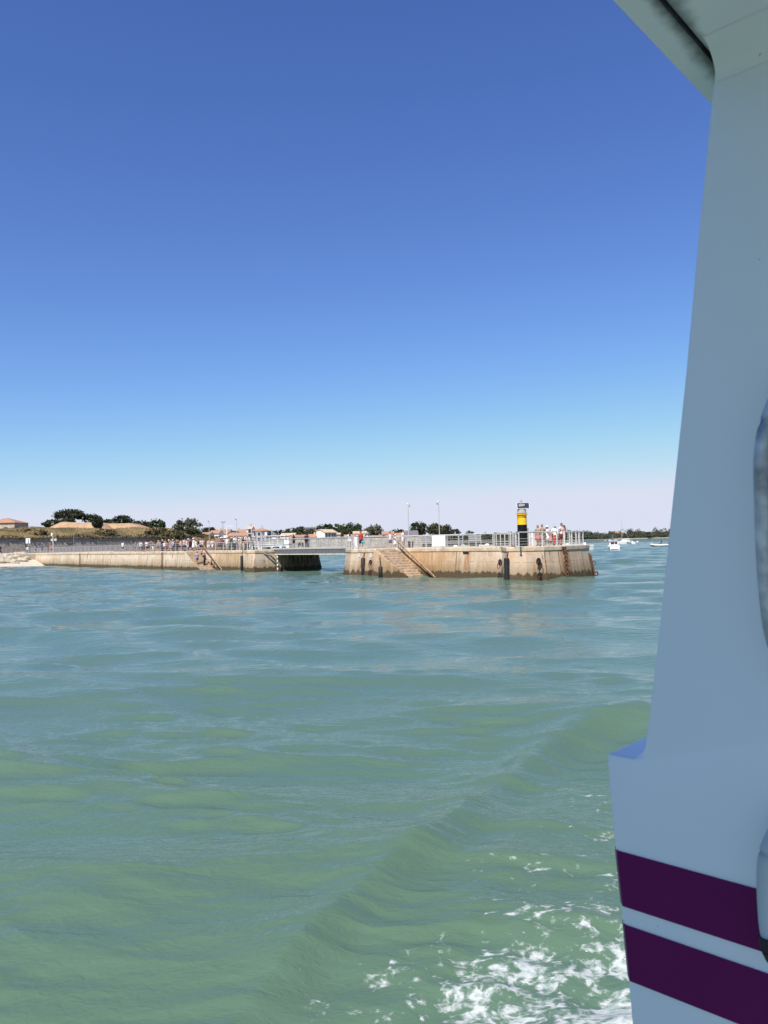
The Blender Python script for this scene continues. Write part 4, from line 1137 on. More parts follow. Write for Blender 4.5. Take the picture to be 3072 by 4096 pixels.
def crown_points(w, d, h, z0, clumps, per, seed, shape='round'):
    rg = np.random.default_rng(seed)
    out = []
    for _ in range(clumps):
        while True:
            u = rg.uniform(-1, 1, 3)
            if (u ** 2).sum() < 1 and (shape != 'umbrella' or u[2] > -0.35): break
        u = u / max(1e-6, np.linalg.norm(u)) * np.linalg.norm(u) ** 0.6
        c = u * np.array([w / 2 * 0.88, d / 2 * 0.88, h / 2 * 0.84])
        rr = min(w, h) * rg.uniform(0.08, 0.21)
        p = rg.normal(size=(per, 3)); p /= np.linalg.norm(p, axis=1)[:, None]
        p *= (rg.uniform(0.35, 1.0, (per, 1)) ** 0.5) * rr * np.array([1.15, 1.15, 0.8])
        out.append(c + p)
    # loose sprays at the outline
    k = max(20, clumps * per // 8)
    u = rg.normal(size=(k, 3)); u /= np.linalg.norm(u, axis=1)[:, None]
    if shape == 'umbrella': u[:, 2] = np.abs(u[:, 2])
    out.append(u * np.array([w / 2, d / 2, h / 2]) * rg.uniform(0.75, 1.14, (k, 1)))
    P = np.concatenate(out); P[:, 2] += z0 + h / 2
    return P

SEED = [100]
def tree(name, label, pos, w, h, crown_z, kind, group, leaf=0.45, clumps=26, per=70, shape='round', cat='tree', ww=None):
    """pos = foot; crown from crown_z to h above the foot."""
    SEED[0] += 1; sd = SEED[0]
    t = thing(name, label, cat, pos, group=group)
    P = crown_points(w, ww or w * 0.85, h - crown_z, crown_z, clumps, per, sd, shape)
    V, Fc = quads(P, leaf, sd)
    o = bpy.data.objects.new('crown', mesh_np('crown', V, Fc, LEAF[kind])); COL.objects.link(o); o.parent = t
    mb = MB(); r = random.Random(sd)
    tr = max(0.06, h * 0.03)
    top = crown_z + (h - crown_z) * 0.45
    mb.tube([(0, 0, -0.6), (r.uniform(-.1, .1), 0, top * 0.5), (r.uniform(-.2, .2), 0, top)], [tr * 1.3, tr, tr * 0.6], 8)
    for _ in range(6):
        a = r.uniform(0, 6.28); q = r.uniform(0.25, 0.4)
        zb2 = r.uniform(0.55, 0.9) * top
        mb.tube([(0, 0, zb2), (math.cos(a) * w * q * 0.5, math.sin(a) * w * q * 0.5, zb2 + (h - zb2) * 0.3), (math.cos(a) * w * q, math.sin(a) * w * q, zb2 + (h - zb2) * 0.6)], [tr * 0.55, tr * 0.4, tr * 0.15], 6)
    mb.build('trunk', M_bark, t, world=False)
    return t

def tree_px(name, label, px0, px1, py_top, py_base, Y, kind, group, ground_z=None, crown_frac=0.3, **kw):
    a = at((px0 + px1) / 2, py_base, Y); b = at((px0 + px1) / 2, py_top, Y)
    gz = a.z if ground_z is None else ground_z
    w = (px1 - px0) / F * Y * (1.0 if group == FT else 1.12)
    h = (b.z - gz) * 1.02
    lowest = a.z - gz
    cz = max(lowest, 0) if ground_z is not None else h * crown_frac
    return tree(name, label, Vector((a.x, Y, gz)), w, h, cz, kind, group, **kw)

FT = 'trees on the rampart'; TT = 'trees among the village houses'
tree_px('umbrella_tree', 'largest dark flat-topped tree above the earth mounds', 214, 342, 2040, 2092, 262, 'dark', FT, 8.8, shape='umbrella', clumps=46, per=70, leaf=0.42)
tree_px('bush', 'low dark bush left of the earth mounds under the largest tree', 172, 258, 2080, 2114, 240, 'dark', FT, crown_frac=0.0, clumps=30, leaf=0.42, cat='bush')
tree_px('bush', 'dark bush between the largest tree and the bare mound', 244, 304, 2072, 2104, 252, 'dark', FT, crown_frac=0.0, clumps=22, leaf=0.42, cat='bush')
tree_px('tree', 'dark tree behind the upright column bush', 330, 400, 2058, 2094, 264, 'dark', FT, 8.8, clumps=26, leaf=0.42)
tree_px('column_bush', 'dark upright bush standing between the two bare mounds', 371, 411, 2066, 2116, 226, 'dark', FT, crown_frac=0.0, clumps=26, leaf=0.38, cat='bush')
tree_px('tree', 'low dark tree just right of the upright column bush', 412, 462, 2078, 2100, 268, 'dark', FT, 8.8, clumps=18, leaf=0.42)
tree_px('tree', 'wide dark tree cresting the right earth mound', 452, 532, 2064, 2102, 270, 'dark', FT, 8.8, clumps=34, leaf=0.42)
tree_px('tree', 'dark sloping tree at the right end of the earth mounds', 520, 600, 2084, 2118, 262, 'dark', FT, 8.0, clumps=30, leaf=0.42)
tree_px('tree', 'loose green tree standing alone right of the mounds', 590, 662, 2078, 2124, 256, 'green', FT, 7.0, clumps=22, per=60, leaf=0.42)
tree_px('tree', 'big olive green tree above the crowd, the palest tree', 694, 806, 2076, 2156, 235, 'olive', FT, 2.4, clumps=38, per=60, leaf=0.42)
tree_px('bush', 'dark bush on the slope left of the big olive tree', 578, 680, 2112, 2152, 218, 'dry', FT, crown_frac=0.0, clumps=34, leaf=0.36, cat='bush')
tree_px('bush', 'brown bush sloping down behind the crowd', 640, 745, 2122, 2170, 212, 'dry', FT, crown_frac=0.0, clumps=34, leaf=0.36, cat='bush')
tree_px('bush', 'dark scrub under the mounds right of the fort sign column', 372, 470, 2118, 2150, 208, 'dry', FT, crown_frac=0.0, clumps=26, leaf=0.34, cat='bush')
tree_px('bush', 'olive scrub clump in the middle of the dry slope', 262, 292, 2112, 2132, 214, 'dry', FT, crown_frac=0.0, clumps=12, leaf=0.3, cat='bush')
tree_px('bush', 'small bush beside the far left orange roof', 60, 98, 2096, 2112, 240, 'dark', FT, crown_frac=0.0, clumps=12, leaf=0.36, cat='bush')
tree_px('bush', 'dark scrub on the slope above the white sign', 55, 190, 2116, 2146, 196, 'dry', FT, crown_frac=0.0, clumps=30, leaf=0.32, cat='bush')
G0 = 2.45
for (lab, a0, a1, t0, b0, Y, k, cl) in (
        ('low dark tree row directly right of the big olive tree', 804, 868, 2112, 2136, 330, 'dark', 18),
        ('dark tree cluster at the left start of the village tree line', 1086, 1150, 2122, 2142, 420, 'dark', 20),
        ('rounded tree left of the grey house among the trees', 1140, 1205, 2114, 2142, 400, 'green', 24),
        ('dark tree hiding the foot of the grey house', 1180, 1262, 2116, 2150, 340, 'dark', 30),
        ('leaning dark tree beside the grey house', 1185, 1222, 2108, 2130, 410, 'dark', 16),
        ('wide tree directly behind the big white house', 1258, 1375, 2098, 2136, 400, 'green', 40),
        ('tallest green tree right of the big white house', 1362, 1448, 2094, 2150, 380, 'green', 40),
        ('dark bushy tree in front of the tallest green tree', 1352, 1412, 2118, 2152, 345, 'dark', 22),
        ('small dark tree above the orange roofs near the man in red', 1460, 1500, 2112, 2128, 420, 'dark', 14),
        ('loose open branched tree left of the stone stairs', 1470, 1532, 2102, 2150, 330, 'olive', 18),
        ('small dark tree above the roofs behind the woman in denim shorts', 1565, 1612, 2118, 2140, 430, 'dark', 14),
        ('round dark tree right of the slate roofed shed', 1643, 1706, 2090, 2142, 380, 'dark', 40),
        ('olive tree left of the lamp post behind the white board', 1712, 1768, 2096, 2144, 390, 'olive', 34),
        ('dark tree right of the lamp post behind the white board', 1764, 1806, 2100, 2144, 400, 'dark', 28),
        ('low dark tree at the right end of the village trees', 1794, 1842, 2118, 2146, 410, 'dark', 20),
        ('tiny dark tree standing alone against the sky before the far wood', 1864, 1892, 2124, 2142, 480, 'dark', 12)):
    tree_px('tree', lab, a0, a1, t0, b0, Y, k, TT, G0, clumps=cl, per=60, leaf=0.55)
tree_px('bush', 'round green bush before the long orange roof', 1250, 1292, 2134, 2160, 300, 'green', TT, crown_frac=0.0, clumps=16, leaf=0.42, cat='bush')
tree_px('bush', 'dark bush on the quay behind the left lamp post', 815, 850, 2142, 2168, 260, 'dark', TT, crown_frac=0.0, clumps=14, leaf=0.4, cat='bush')

# dry tufts over the slope
rg = np.random.default_rng(5)
pts = []
for _ in range(7000):
    p = rg.uniform(-30, FL + 16); q = rg.uniform(0.3, 16)
    pos = FA + FD * p - FN * q
    pts.append((pos.x, pos.y, fort_z(p, q) + 0.15))
V, Fc = quads(np.array(pts), 0.15, 9)
o = bpy.data.objects.new('dry_grass', mesh_np('dry_grass', V, Fc, mat('dry_blade', (0.22, 0.16, 0.075), 0.9, 0.4, 0.25, coords='world'))); COL.objects.link(o); o['kind'] = 'stuff'
tag(o, 'dry grass tufts covering the rampart slope', 'grass')
pts = []
for _ in range(1800):
    p = rg.uniform(-30, FL + 10); pos = FA + FD * p + FN * rg.uniform(-0.3, 0.75)
    pts.append((pos.x, pos.y, 6.55 - 0.3 * p / FL + rg.uniform(-0.25, 0.3) + 0.4 * math.sin(p * 0.5) * math.sin(p * 0.17)))
V, Fc = quads(np.array(pts), 0.35, 19)
o = bpy.data.objects.new('wall_weeds', mesh_np('wall_weeds', V, Fc, LEAF['dry'])); COL.objects.link(o)
tag(o, 'brown weeds hanging over the top of the retaining wall', 'weeds', kind='stuff')

# far shore and its wood
M_fsand = mat('far_sand', (0.66, 0.57, 0.45), 0.95, 0.08, 0.05, coords='world')
land('far_shore', [(60, 620), (140, 800), (300, 1010), (460, 1075), (900, 1180), (1200, 2600), (100, 2600), (60, 1200)], -1, 0.7, M_fsand)
shore = [(60, 620), (140, 800), (300, 1010), (460, 1075), (900, 1180)]
bk = []
for i in range(len(shore) - 1):
    a, b = Vector(shore[i]), Vector(shore[i + 1])
    bk.append((a, b))
o = land('wooded_ridge', [(68, 660), (150, 830), (310, 1035), (470, 1100), (900, 1205), (1200, 2500), (110, 2500), (68, 1300)], 0.5, 2.6, mat('wood_floor', (0.09, 0.085, 0.05), 1.0, 0.3, 0.1, coords='world'))
pts = []
rg = np.random.default_rng(21)
def px_of(P):
    q = MI @ (P - CAM); return 1536 + F * q.x / -q.z
def wood_top(px):
    xs_ = [1780, 1850, 1930, 2050, 2160, 2300, 2340, 2400, 2470, 2500, 2560, 2600, 2640, 2700, 3200]
    hs_ = [5, 6, 7.5, 9.5, 10, 10.5, 9.5, 8.5, 9, 11, 11.5, 12.5, 12, 12, 13]
    return float(np.interp(px, xs_, hs_))
line = [Vector((68, 655, 0)), Vector((150, 828, 0)), Vector((310, 1035, 0)), Vector((470, 1100, 0)), Vector((900, 1205, 0))]
cent = []
for i in range(len(line) - 1):
    a, b = line[i], line[i + 1]
    L = (b - a).length
    nrm = Vector((-(b - a).y, (b - a).x, 0)).normalized()
    for k in range(int(L * 1.5)):
        u = rg.uniform(); dep = abs(rg.normal(0, 22)) - 3
        c = a.lerp(b, u) + nrm * dep
        top = wood_top(px_of(c + Vector((0, 0, 5)))) * (0.45 + 0.6 * min(1, dep / 30)) * rg.uniform(0.6, 1.08)
        cent.append((c.x, c.y, 2.4, top, rg.uniform(2.5, 5.5)))
for (x, y, z, h, r) in cent:
    n_ = 62
    u = rg.normal(size=(n_, 3)); u /= np.linalg.norm(u, axis=1)[:, None]
    rad = rg.uniform(0.5, 1, (n_, 1)) ** 0.4
    pts.append(np.array([x, y, z + h * 0.5]) + u * rad * np.array([r, r, h * 0.52]))
V, Fc = quads(np.concatenate(pts), 0.95, 33)
o = bpy.data.objects.new('far_wood', mesh_np('far_wood', V, Fc, LEAF['far'])); COL.objects.link(o)
tag(o, 'long low wood above the beach on the far shore', 'wood', kind='stuff')
# pale dunes scrub in front of the wood: individual bushes
for lab, a0, a1, t0, b0 in (('large pale grey bush on the far beach beyond the inflatable boat', 2572, 2612, 2128, 2152), ('small pale bush on the far beach right of the mast', 2520, 2545, 2136, 2153)):
    Y = 1035
    tree_px('bush', lab, a0, a1, t0, b0, Y, 'olive', 'bushes on the far beach', 0.7, clumps=20, per=60, leaf=1.0, cat='bush')

# ------------------------------------------------------------------ houses
WALLC = {'cream': mat('wall_cream', (0.66, 0.58, 0.45), 0.9, 0.06, 0.8), 'white': mat('wall_white', (0.75, 0.72, 0.66), 0.9, 0.05, 0.8), 'grey': mat('wall_grey', (0.3, 0.28, 0.27), 0.9, 0.1, 0.8), 'stone': mat('wall_stone', (0.46, 0.4, 0.31), 0.9, 0.15, 1.2), 'pinkgrey': mat('wall_pinkgrey', (0.42, 0.37, 0.38), 0.9, 0.08, 0.8)}
ROOFC = {'orange': mat('tile_orange', (0.42, 0.225, 0.135), 0.9, 0.22, 1.4, stretch=(3, 0.6, 0.6)), 'brown': mat('tile_brown', (0.36, 0.2, 0.125), 0.9, 0.25, 1.4, stretch=(3, 0.6, 0.6)), 'pale': mat('tile_pale', (0.55, 0.42, 0.28), 0.9, 0.2, 1.2, stretch=(3, 0.6, 0.6)), 'slate': mat('tile_slate', (0.17, 0.155, 0.16), 0.8, 0.2, 1.2, stretch=(3, 0.6, 0.6)), 'dark': mat('tile_dark', (0.1, 0.07, 0.06), 0.9, 0.2, 1.2)}
M_shut = mat('shutter', (0.33, 0.31, 0.33), 0.7, 0.1, 2)

def house(label, px0, px1, py_eave, py_ridge, Y, depth, wall, roof, typ='gable_x', rz=0.0, wins=(), chim=(), base=G0, name='house', door=None, shutters=False):
    pm = (px0 + px1) / 2
    c = at(pm, py_eave, Y); rtop = at(pm, py_ridge, Y + depth / 2 if typ != 'gable_y' else Y)
    w = (px1 - px0) / F * Y
    he = max(1.2, c.z - base); hr = max(0.5, rtop.z - c.z)
    t = thing(name, label, 'house', Vector((c.x, Y + depth / 2, base)), rz, group='village houses')
    W2, D2 = w / 2, depth / 2
    mb = MB()
    if typ == 'gable_y':
        pent = [(-W2, 0), (W2, 0), (W2, he), (0, he + hr), (-W2, he)]
        mb.prism([(x, -D2, z) for x, z in pent], [(x, D2, z) for x, z in pent])
    elif typ == 'gable_x':
        pent = [(-D2, 0), (D2, 0), (D2, he), (0, he + hr), (-D2, he)]
        mb.prism([(-W2, y, z) for y, z in pent], [(W2, y, z) for y, z in pent])
    else:
        mb.box((0, 0, he / 2), (w, depth, he))
    wl_ = mb.build('wall', WALLC[wall], t, world=False)
    mb = MB(); th = 0.16; ov = 0.35
    if typ == 'gable_y':
        k = hr / W2
        for s in (-1, 1):
            a = [(s * (W2 + ov), he - ov * k), (0, he + hr), (0, he + hr + th), (s * (W2 + ov), he - ov * k + th)]
            mb.prism([(x, -D2 - ov, z + 0.02) for x, z in a], [(x, D2 + ov, z + 0.02) for x, z in a])
    elif typ == 'gable_x':
        k = hr / D2
        for s in (-1, 1):
            a = [(s * (D2 + ov), he - ov * k), (0, he + hr), (0, he + hr + th), (s * (D2 + ov), he - ov * k + th)]
            mb.prism([(-W2 - 0.2, y, z + 0.02) for y, z in a], [(W2 + 0.2, y, z + 0.02) for y, z in a])
    else:
        rl = max(0.1, W2 - D2) if w > depth else 0.05
        b = [(-W2 - ov, -D2 - ov), (W2 + ov, -D2 - ov), (W2 + ov, D2 + ov), (-W2 - ov, D2 + ov)]
        mb.add([(x, y, he + 0.02) for x, y in b] + [(-rl, 0, he + hr), (rl, 0, he + hr)], [(0, 1, 5, 4), (1, 2, 5), (2, 3, 4, 5), (3, 0, 4), (3, 2, 1, 0)])
        mb.box((0, -D2 - ov, he - 0.05), (w + 2 * ov, 0.1, 0.16))
    ro = mb.build('roof', ROOFC[roof], t, world=False)
    for (fx, hx) in chim:
        MB().box((fx * W2, 0.0, he + hr + 0.25), (0.7, 0.5, 1.1 + hx)).build('chimney', WALLC['stone'], ro, world=False)
    for (fx, fz, ww, wh) in wins:
        wd = MB().box((fx * W2, -D2 - 0.01, fz * he), (ww, 0.1, wh)).build('window', M_shut if shutters else M_glass, t, world=False)
        MB().box((fx * W2, -D2 - 0.05, fz * he - wh / 2 - 0.06), (ww + 0.25, 0.16, 0.1)).build('sill', WALLC['white'], wd, world=False)
    if door:
        MB().box((door * W2, -D2 - 0.02, 1.0), (0.95, 0.1, 2.0)).build('door', M_shut, t, world=False)
    return t

house('stone house with orange hipped roof at the far left edge', -60, 58, 2091, 2072, 232, 9, 'stone', 'orange', 'hip', base=7.5, wins=((-0.3, 0.55, 1.0, 1.1), (0.4, 0.55, 1.0, 1.1)))
house('cream gabled house right beside the big olive tree', 794, 838, 2138, 2131, 290, 8, 'cream', 'orange', 'gable_x', wins=((0.2, 0.5, 0.9, 1.2),))
house('white house with closed shutters behind the left lamp post', 838, 876, 2134, 2123, 300, 8, 'white', 'orange', 'gable_x', wins=((-0.5, 0.5, 0.8, 1.6), (0.1, 0.5, 0.8, 1.6), (0.6, 0.5, 0.8, 1.6)), shutters=True)
house('low house with broad brown roof behind the T shaped light mast', 868, 914, 2136, 2119, 320, 11, 'white', 'brown', 'gable_x', wins=((-0.3, 0.6, 0.9, 1.2), (0.4, 0.6, 0.9, 1.2)), chim=((-0.8, 0.2),))
house('house with dark brown gable in the middle of the village', 912, 948, 2134, 2124, 290, 9, 'pinkgrey', 'dark', 'gable_y', wins=((0.0, 0.7, 0.9, 1.0),))
house('cream house with bright orange roof left of the signal post', 944, 1000, 2129, 2119, 325, 9, 'cream', 'orange', 'gable_x', wins=((-0.4, 0.75, 0.8, 1.0),), chim=((-0.9, 0.1),))
house('long low orange roofed house behind the crowd', 912, 1000, 2143, 2132, 283, 8, 'white', 'orange', 'gable_x', wins=((-0.6, 0.5, 1.0, 1.4), (-0.1, 0.5, 1.0, 1.4), (0.5, 0.5, 1.0, 1.4)))
house('tall pinkish house with orange hipped roof behind the gantry', 1008, 1064, 2123, 2112, 275, 10, 'pinkgrey', 'orange', 'hip', wins=((-0.55, 0.8, 0.8, 1.3), (0.0, 0.8, 0.8, 1.3), (0.55, 0.8, 0.8, 1.3), (-0.55, 0.45, 0.8, 1.3), (0.0, 0.45, 0.8, 1.3), (0.55, 0.45, 0.8, 1.3)), chim=((0.1, 0.1),), door=0.2)
house('narrow white house with small white turret behind the signal post', 986, 1006, 2116, 2108, 300, 7, 'white', 'pale', 'gable_x', chim=((0.0, 0.9),), wins=((0.0, 0.85, 0.7, 0.9),))
house('house with grey slate roof right of the gantry', 1066, 1104, 2143, 2126, 280, 9, 'white', 'slate', 'hip', wins=((-0.3, 0.5, 0.9, 1.1), (0.4, 0.5, 0.9, 1.1)), chim=((-0.4, 0.2),))
house('low pale tiled house behind the white ferry', 1122, 1178, 2143, 2134, 290, 8, 'cream', 'pale', 'gable_x', wins=((-0.5, 0.5, 0.8, 1.1), (0.3, 0.5, 0.8, 1.1)))
house('long house with terracotta roof above the harbour wall', 1180, 1226, 2148, 2141, 280, 8, 'white', 'orange', 'gable_x', wins=((-0.4, 0.5, 1.0, 1.0), (0.4, 0.5, 1.0, 1.0)))
house('orange roofed house left of the round green bush', 1228, 1262, 2149, 2138, 285, 8, 'cream', 'orange', 'gable_x', wins=((0.0, 0.5, 1.0, 1.0),), chim=((0.6, 0.0),))
house('grey two storey house half hidden among the dark trees', 1214, 1264, 2114, 2110, 390, 8, 'grey', 'slate', 'gable_x', wins=((-0.2, 0.8, 0.9, 1.4), (0.4, 0.8, 0.9, 1.4)), chim=((0.2, 0.1),))
# the big white house: sunny gable, and a shuttered front with its shade painted in grey
def big_house():
    Y = 285
    a = at(1264, 2152, Y); b = at(1299, 2152, Y); c = at(1346, 2152, Y + 4)
    t = thing('house', 'big white house with a blank sunny gable and a shuttered shaded front', 'house', Vector((b.x, Y, G0)), 0, group='village houses')
    z_e = at(1299, 2130, Y).z - G0; z_r = at(1290, 2119, Y).z - G0
    L1 = (b.x - a.x); L2 = (c.x - b.x)
    ang = math.radians(62)
    gd = Vector((-L1, 2.0, 0)); fd = Vector((L2, 4.5, 0))
    q0, q1, q2 = Vector((0, 0, 0)), gd, gd + fd
    q3 = fd
    mb = MB()
    mid = gd * 0.55
    loop0 = [q0, q0 + Vector((0, 0, z_e)), mid + Vector((0, 0, z_r)), q1 + Vector((0, 0, z_r - 0.35)), q1]
    mb.prism(loop0, [p + fd for p in loop0]); mb.build('wall', WALLC['white'], t, world=False)
    up_ = Vector((0, 0, 0.2))
    e0 = -gd.normalized() * 0.4 - Vector((0, 0, 0.15)); fx = fd.normalized() * 0.3
    mb = MB()
    r1 = [q0 + Vector((0, 0, z_e)) + e0 - fx, mid + Vector((0, 0, z_r)) - fx, mid + Vector((0, 0, z_r)) + fd + fx, q0 + Vector((0, 0, z_e)) + e0 + fd + fx]
    mb.prism([p + Vector((0, 0, 0.02)) for p in r1], [p + up_ for p in r1])
    r2 = [mid + Vector((0, 0, z_r)) - fx, q1 + Vector((0, 0, z_r - 0.35)) - fx, q1 + Vector((0, 0, z_r - 0.35)) + fd + fx, mid + Vector((0, 0, z_r)) + fd + fx]
    mb.prism([p + Vector((0, 0, 0.02)) for p in r2], [p + up_ for p in r2])
    mb.build('roof', ROOFC['pale'], t, world=False)
    rz = math.atan2(fd.y, fd.x)
    nr = Vector((fd.y, -fd.x, 0)).normalized()
    MB().box(fd * 0.5 + nr * 0.02 + Vector((0, 0, z_e * 0.5)), (fd.length * 0.985, 0.08, z_e * 0.97), rz).build('front', WALLC['pinkgrey'], t, world=False)  # front's shade put into a grey panel over the white wall
    for fz, ks in ((0.78, (0.14, 0.38, 0.66, 0.84)), (0.3, (0.1, 0.32, 0.55, 0.8))):
        for k in ks:
            w_ = MB().box(fd * k + nr * 0.08 + Vector((0, 0, z_e * fz)), (0.55, 0.08, z_e * 0.28), rz).build('window', M_glass, t, world=False)
            MB().box(fd * k + nr * 0.1 + Vector((0, 0, z_e * (fz - 0.16))), (0.75, 0.14, 0.07), rz).build('sill', WALLC['white'], w_, world=False)
    MB().box(fd * 0.5 + nr * 0.35 + Vector((0, 0, z_e * 0.55)), (fd.length * 0.9, 0.6, 0.12), rz).build('balcony', WALLC['white'], t, world=False)
big_house()
house('small grey annexe beside the big white house', 1344, 1360, 2138, 2133, 292, 6, 'pinkgrey', 'pale', 'gable_x', wins=((0.0, 0.6, 0.8, 1.0),))
house('cream house with pale flat roof behind the man in the red shirt', 1412, 1466, 2134, 2126, 330, 9, 'cream', 'pale', 'gable_x', wins=((-0.5, 0.7, 0.8, 1.0), (0.3, 0.7, 0.8, 1.0)))
house('low terracotta roofed house left of the man in the red shirt', 1376, 1420, 2151, 2140, 275, 8, 'cream', 'orange', 'gable_x', wins=((0.0, 0.5, 0.8, 0.9),))
house('grey roofed house right of the man in the red shirt', 1452, 1482, 2150, 2136, 270, 8, 'white', 'slate', 'gable_y', wins=((0.0, 0.5, 0.8, 0.9),))
house('low orange roof house behind the loose open tree', 1478, 1526, 2150, 2143, 280, 8, 'white', 'orange', 'gable_x', wins=((-0.3, 0.5, 0.8, 0.9),))
house('house with white gable and orange roof behind the stone stairs', 1528, 1576, 2137, 2127, 300, 9, 'white', 'orange', 'gable_x', wins=((-0.4, 0.6, 0.8, 1.0), (0.4, 0.6, 0.8, 1.0)))
house('dark gabled hut in front of the orange roofs', 1522, 1548, 2149, 2140, 262, 6, 'stone', 'brown', 'gable_y', wins=((0.0, 0.5, 0.7, 0.8),))
house('small orange roofed house behind the child in white', 1574, 1612, 2142, 2133, 300, 8, 'cream', 'orange', 'gable_x', wins=((0.0, 0.5, 0.8, 0.9),))
house('shed with dark slate roof and white gable edge by the right lamp post', 1622, 1672, 2142, 2124, 275, 9, 'white', 'slate', 'gable_x', wins=((-0.4, 0.5, 0.8, 0.9),))
house('orange roofed house among the trees on the far shore', 2456, 2492, 2133, 2127, 1120, 14, 'cream', 'orange', 'gable_x', base=2.5, wins=((-0.4, 0.6, 2.0, 1.6), (0.4, 0.6, 2.0, 1.6)), chim=((0.3, 0.3),))

# harbour wall with stones at its foot
qm = bpy.data.materials.new('harbour_stone'); t_, N_, L_, B_ = nt(qm); B_.inputs['Roughness'].default_value = 0.95
P_ = N_.new('ShaderNodeNewGeometry').outputs['Position']
v1 = N_.new('ShaderNodeTexVoronoi'); v1.inputs['Scale'].default_value = 1.3; v1.feature = 'DISTANCE_TO_EDGE'
mp_ = N_.new('ShaderNodeMapping'); mp_.inputs['Scale'].default_value = (0.8, 0.8, 1.5); L_.new(P_, mp_.inputs[0]); L_.new(mp_.outputs[0], v1.inputs['Vector'])
n1 = N_.new('ShaderNodeTexNoise'); n1.inputs['Scale'].default_value = 0.9; n1.inputs['Detail'].default_value = 7; L_.new(P_, n1.inputs['Vector'])
c_ = mixc(N_, L_, mrange(N_, L_, n1.outputs['Fac'], 0.35, 0.65), (0.36, 0.31, 0.26), (0.52, 0.46, 0.38))
c_ = mixc(N_, L_, mrange(N_, L_, v1.outputs['Distance'], 0.0, 0.09, 0.6, 0), c_, (0.16, 0.13, 0.11))
L_.new(c_, B_.inputs['Base Color'])
a, b = atz(1060, 246, 0), atz(1690, 250, 0)
hwall = thing('harbour_wall', 'pale stone harbour wall seen through the footbridge railing', 'wall', a)
mb = MB(); mb.prism([Vector((a.x, a.y, -1.5)), Vector((b.x, b.y, -1.5)), Vector((b.x, b.y + 5, -1.5)), Vector((a.x, a.y + 5, -1.5))],
                   [Vector((a.x, a.y + 0.5, 5.0)), Vector((b.x, b.y + 0.5, 5.0)), Vector((b.x, b.y + 5, 5.0)), Vector((a.x, a.y + 5, 5.0))])
mb.build('masonry', qm, hwall)
mb = MB(); mb.bar(Vector((a.x, a.y + 0.6, 5.1)), Vector((b.x, b.y + 0.6, 5.1)), 0.7, 0.2); mb.build('coping', WALLC['cream'], hwall)
for i in range(14):
    px = 1480 + i * 15 + rnd.uniform(-4, 4); s = rnd.uniform(0.6, 1.2)
    o = bpy.data.objects.new('boulder', rms[i % 4]); COL.objects.link(o)
    o.location = atz(px, 244 + rnd.uniform(-1, 1), 0.6); o.scale = (s * 1.2, s, s); o.rotation_euler = (0, 0, rnd.uniform(0, 6))
    tag(o, 'stone lying in the row along the foot of the pale harbour wall', 'boulder', 'stones at the foot of the harbour wall')
hb = thing('quay_shed', 'dark low quay building beyond the end of the harbour wall', 'shed', atz(1702, 300, 2.4))
mb = MB(); c = atz(1706, 300, 2.4); mb.box(c + Vector((0, 0, 1.4)), (3.4, 4, 2.8)); mb.build('wall', WALLC['grey'], hb)
MB().box(c + Vector((0, 0, 2.9)), (3.8, 4.4, 0.2)).build('roof', ROOFC['slate'], hb)

# tall T light mast
p = atz(893, 262, G0)
t = thing('light_mast', 'tall mast with a wide T shaped lamp head over the village roofs', 'lamp', p)
zt_ = at(893, 2086, 262).z
MB().tube([p, Vector((p.x, p.y, zt_))], [0.14, 0.08], 8).build('pole', M_greypost, t, True)
MB().prism([Vector((p.x - 0.9, p.y, zt_)), Vector((p.x + 0.9, p.y, zt_)), Vector((p.x + 0.4, p.y, zt_ - 0.45)), Vector((p.x - 0.4, p.y, zt_ - 0.45))], [Vector((p.x - 0.9, p.y + 0.5, zt_)), Vector((p.x + 0.9, p.y + 0.5, zt_)), Vector((p.x + 0.4, p.y + 0.5, zt_ - 0.45)), Vector((p.x - 0.4, p.y + 0.5, zt_ - 0.45))]).build('lamp_head', M_greypost, t)
p = atz(909, 250, G0); zt_ = at(909, 2105, 250).z
t = thing('white_mast', 'thick white mast with a short arm before the brown roofs', 'mast', p)
MB().tube([p, Vector((p.x, p.y, zt_))], [0.22, 0.17], 10).build('shaft', M_white, t, True)
MB().tube([Vector((p.x, p.y, zt_ - 0.1)), Vector((p.x + 1.0, p.y, zt_ + 0.1)), Vector((p.x + 1.9, p.y, zt_ - 0.25))], 0.07, 8).build('arm', M_white, t, True)

